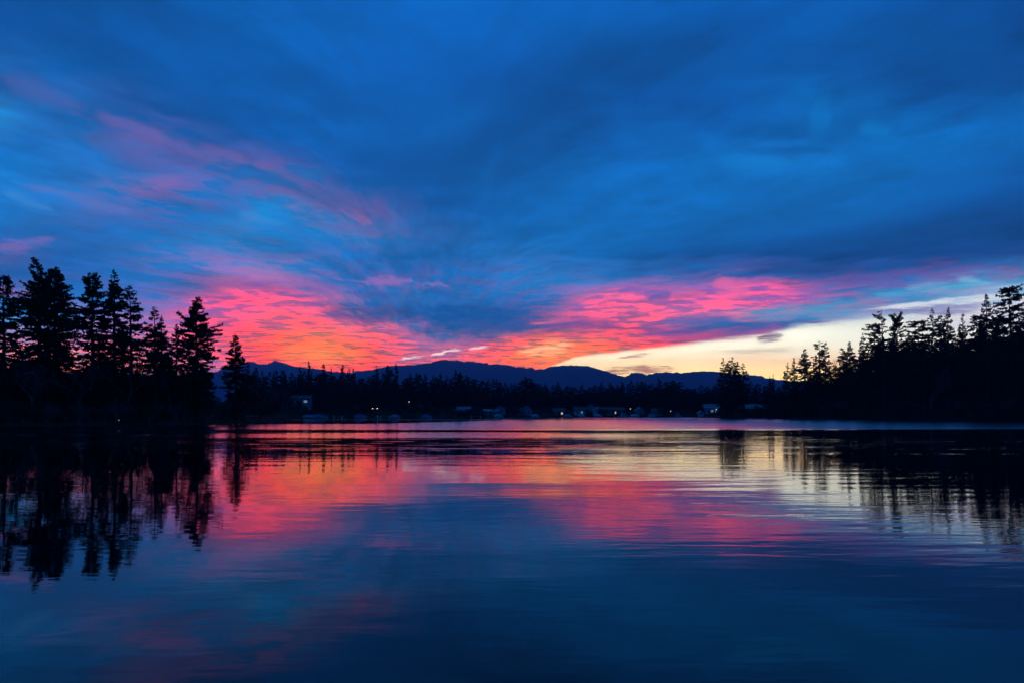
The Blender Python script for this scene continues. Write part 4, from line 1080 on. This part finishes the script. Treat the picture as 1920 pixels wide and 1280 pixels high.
    boat(1222, 3, 3.4, 1.7, .8, CANVAS, 'grey-covered boat alone between cottage and canopied boat', .1)
    boat(1272, 3, 3.2, 1.8, 1.0, HULLW, 'tall white cabin boat on the dark bank left of the blue-lit house', 0, 'cabin')
    dock(469, 2.0, 2.9, 1.4, .55, 'small railed dock at the foot of the lone small fir', 0, True, WOOD)
    dock(634, 4, 3.2, 1.4, .5, 'short pale dock left of the blue-tarped boat', 0, False, WHITE)
    dock(722, 4, 3.6, 1.4, .5, 'pale dock just right of the twin pole lamp', 0, False, WHITE)
    dock(1330, 4, 8.0, 1.6, .45, 'long low pale dock in front of the blue-lit house', 0, False, WHITE)
    dock(893, 4, 4.0, 1.4, .45, 'pale dock left of the boathouse', 0, False, WHITE)
    lamp(703, 765, 255, 'pole with two lit lamps standing at the far shore', BULB, two=True, arm=.85)
    lamp(767, 752.5, 292, 'warm lamp on the slope between the two high houses', BULB)
    lamp(1054, 773.3, 303, 'warm orange lamp at the waterline beside the brown cabin', BULB)
    lamp(1182, 766, 306, 'tall shore lamp right of the white cabin boat', BULB)
    lamp(1257, 770, 306, 'dim lamp left of the tall white cabin boat', BULB, r=.09)
    lamp(1343, 766, 290, 'white lamp at the corner of the blue-lit house', BULBW, r=.11)
    lamp(1534, 753.5, 244, 'lone white lamp inside the right-hand wood edge', BULBW, r=.13)
    lamp(1449, 755, 262, 'faint lamp right of the long shelter', BULB, r=.06)
    lamp(1845, 781.2, 211, 'tiny red-orange light low on the right bank', BULBR, r=.08)
    lamp(223, 787, 112, 'faint white light at the foot of the left-shore firs', BULBF, r=.05)
    # white channel marker standing in the water
    y = 190.0; e = empty('channel_marker', (at(708, y), y, 0))
    MB().tube([(0, 0, -1), (0, 0, 1.3)], [.10, .09], 8).build('post', WHITE, e)
    MB().box(-.3, .3, -.04, .04, .75, 1.15).build('board', WHITE, e)
    tag(e, 'white marker post standing in the water below the twin lamps', 'marker post')
    y = 205.0; e = empty('channel_marker', (at(647, y), y, 0))
    MB().tube([(0, 0, -1), (0, 0, .55)], [.08, .07], 8).build('post', WHITE, e)
    MB().tube([(0, 0, .55), (0, 0, .7)], [.12, .05], 8).build('cap', DARKWOOD, e)
    tag(e, 'short stake in the water left of the white marker post', 'marker post')
    rng = random.Random(4)
    for px, L_, lab in ((1356, 2.6, 'floating log under the left stem of the isolated clump'), (1372, 2.2, 'floating log below the tallest stem of the isolated clump'), (1388, 3.0, 'floating log below the right side of the isolated clump')):
        y = 243.0; e = empty('floating_log', (at(px, y), y, .02), rng.uniform(-.2, .2))
        MB().tube([(-L_ / 2, 0, 0), (0, .04, .03), (L_ / 2, 0, 0)], [.2, .24, .17], 8).build('stem', DARKWOOD, e)
        MB().tube([(L_ * .2, 0, .1), (L_ * .27, .05, .55)], [.06, .03], 6).build('snag', DARKWOOD, e)
        tag(e, lab, 'log', 'logs floating by the shelter')
village()

# ------------------------------------------------------------------ air
def build_haze():
    m = bpy.data.materials.new('blue_dawn_air'); m.use_nodes = True
    t = m.node_tree; t.nodes.clear()
    v = t.nodes.new('ShaderNodeVolumePrincipled'); o = t.nodes.new('ShaderNodeOutputMaterial')
    v.inputs['Color'].default_value = (.18, .52, 1.0, 1)
    v.inputs['Density'].default_value = HAZE
    v.inputs['Anisotropy'].default_value = 0.0
    t.links.new(v.outputs[0], o.inputs['Volume'])
    mb = MB().box(-14600, 14600, -400, 10800, -4.0, 760.0)
    tag(mb.build('haze', m), 'thin blue morning haze over lake and mountains', kind='stuff')
build_haze()
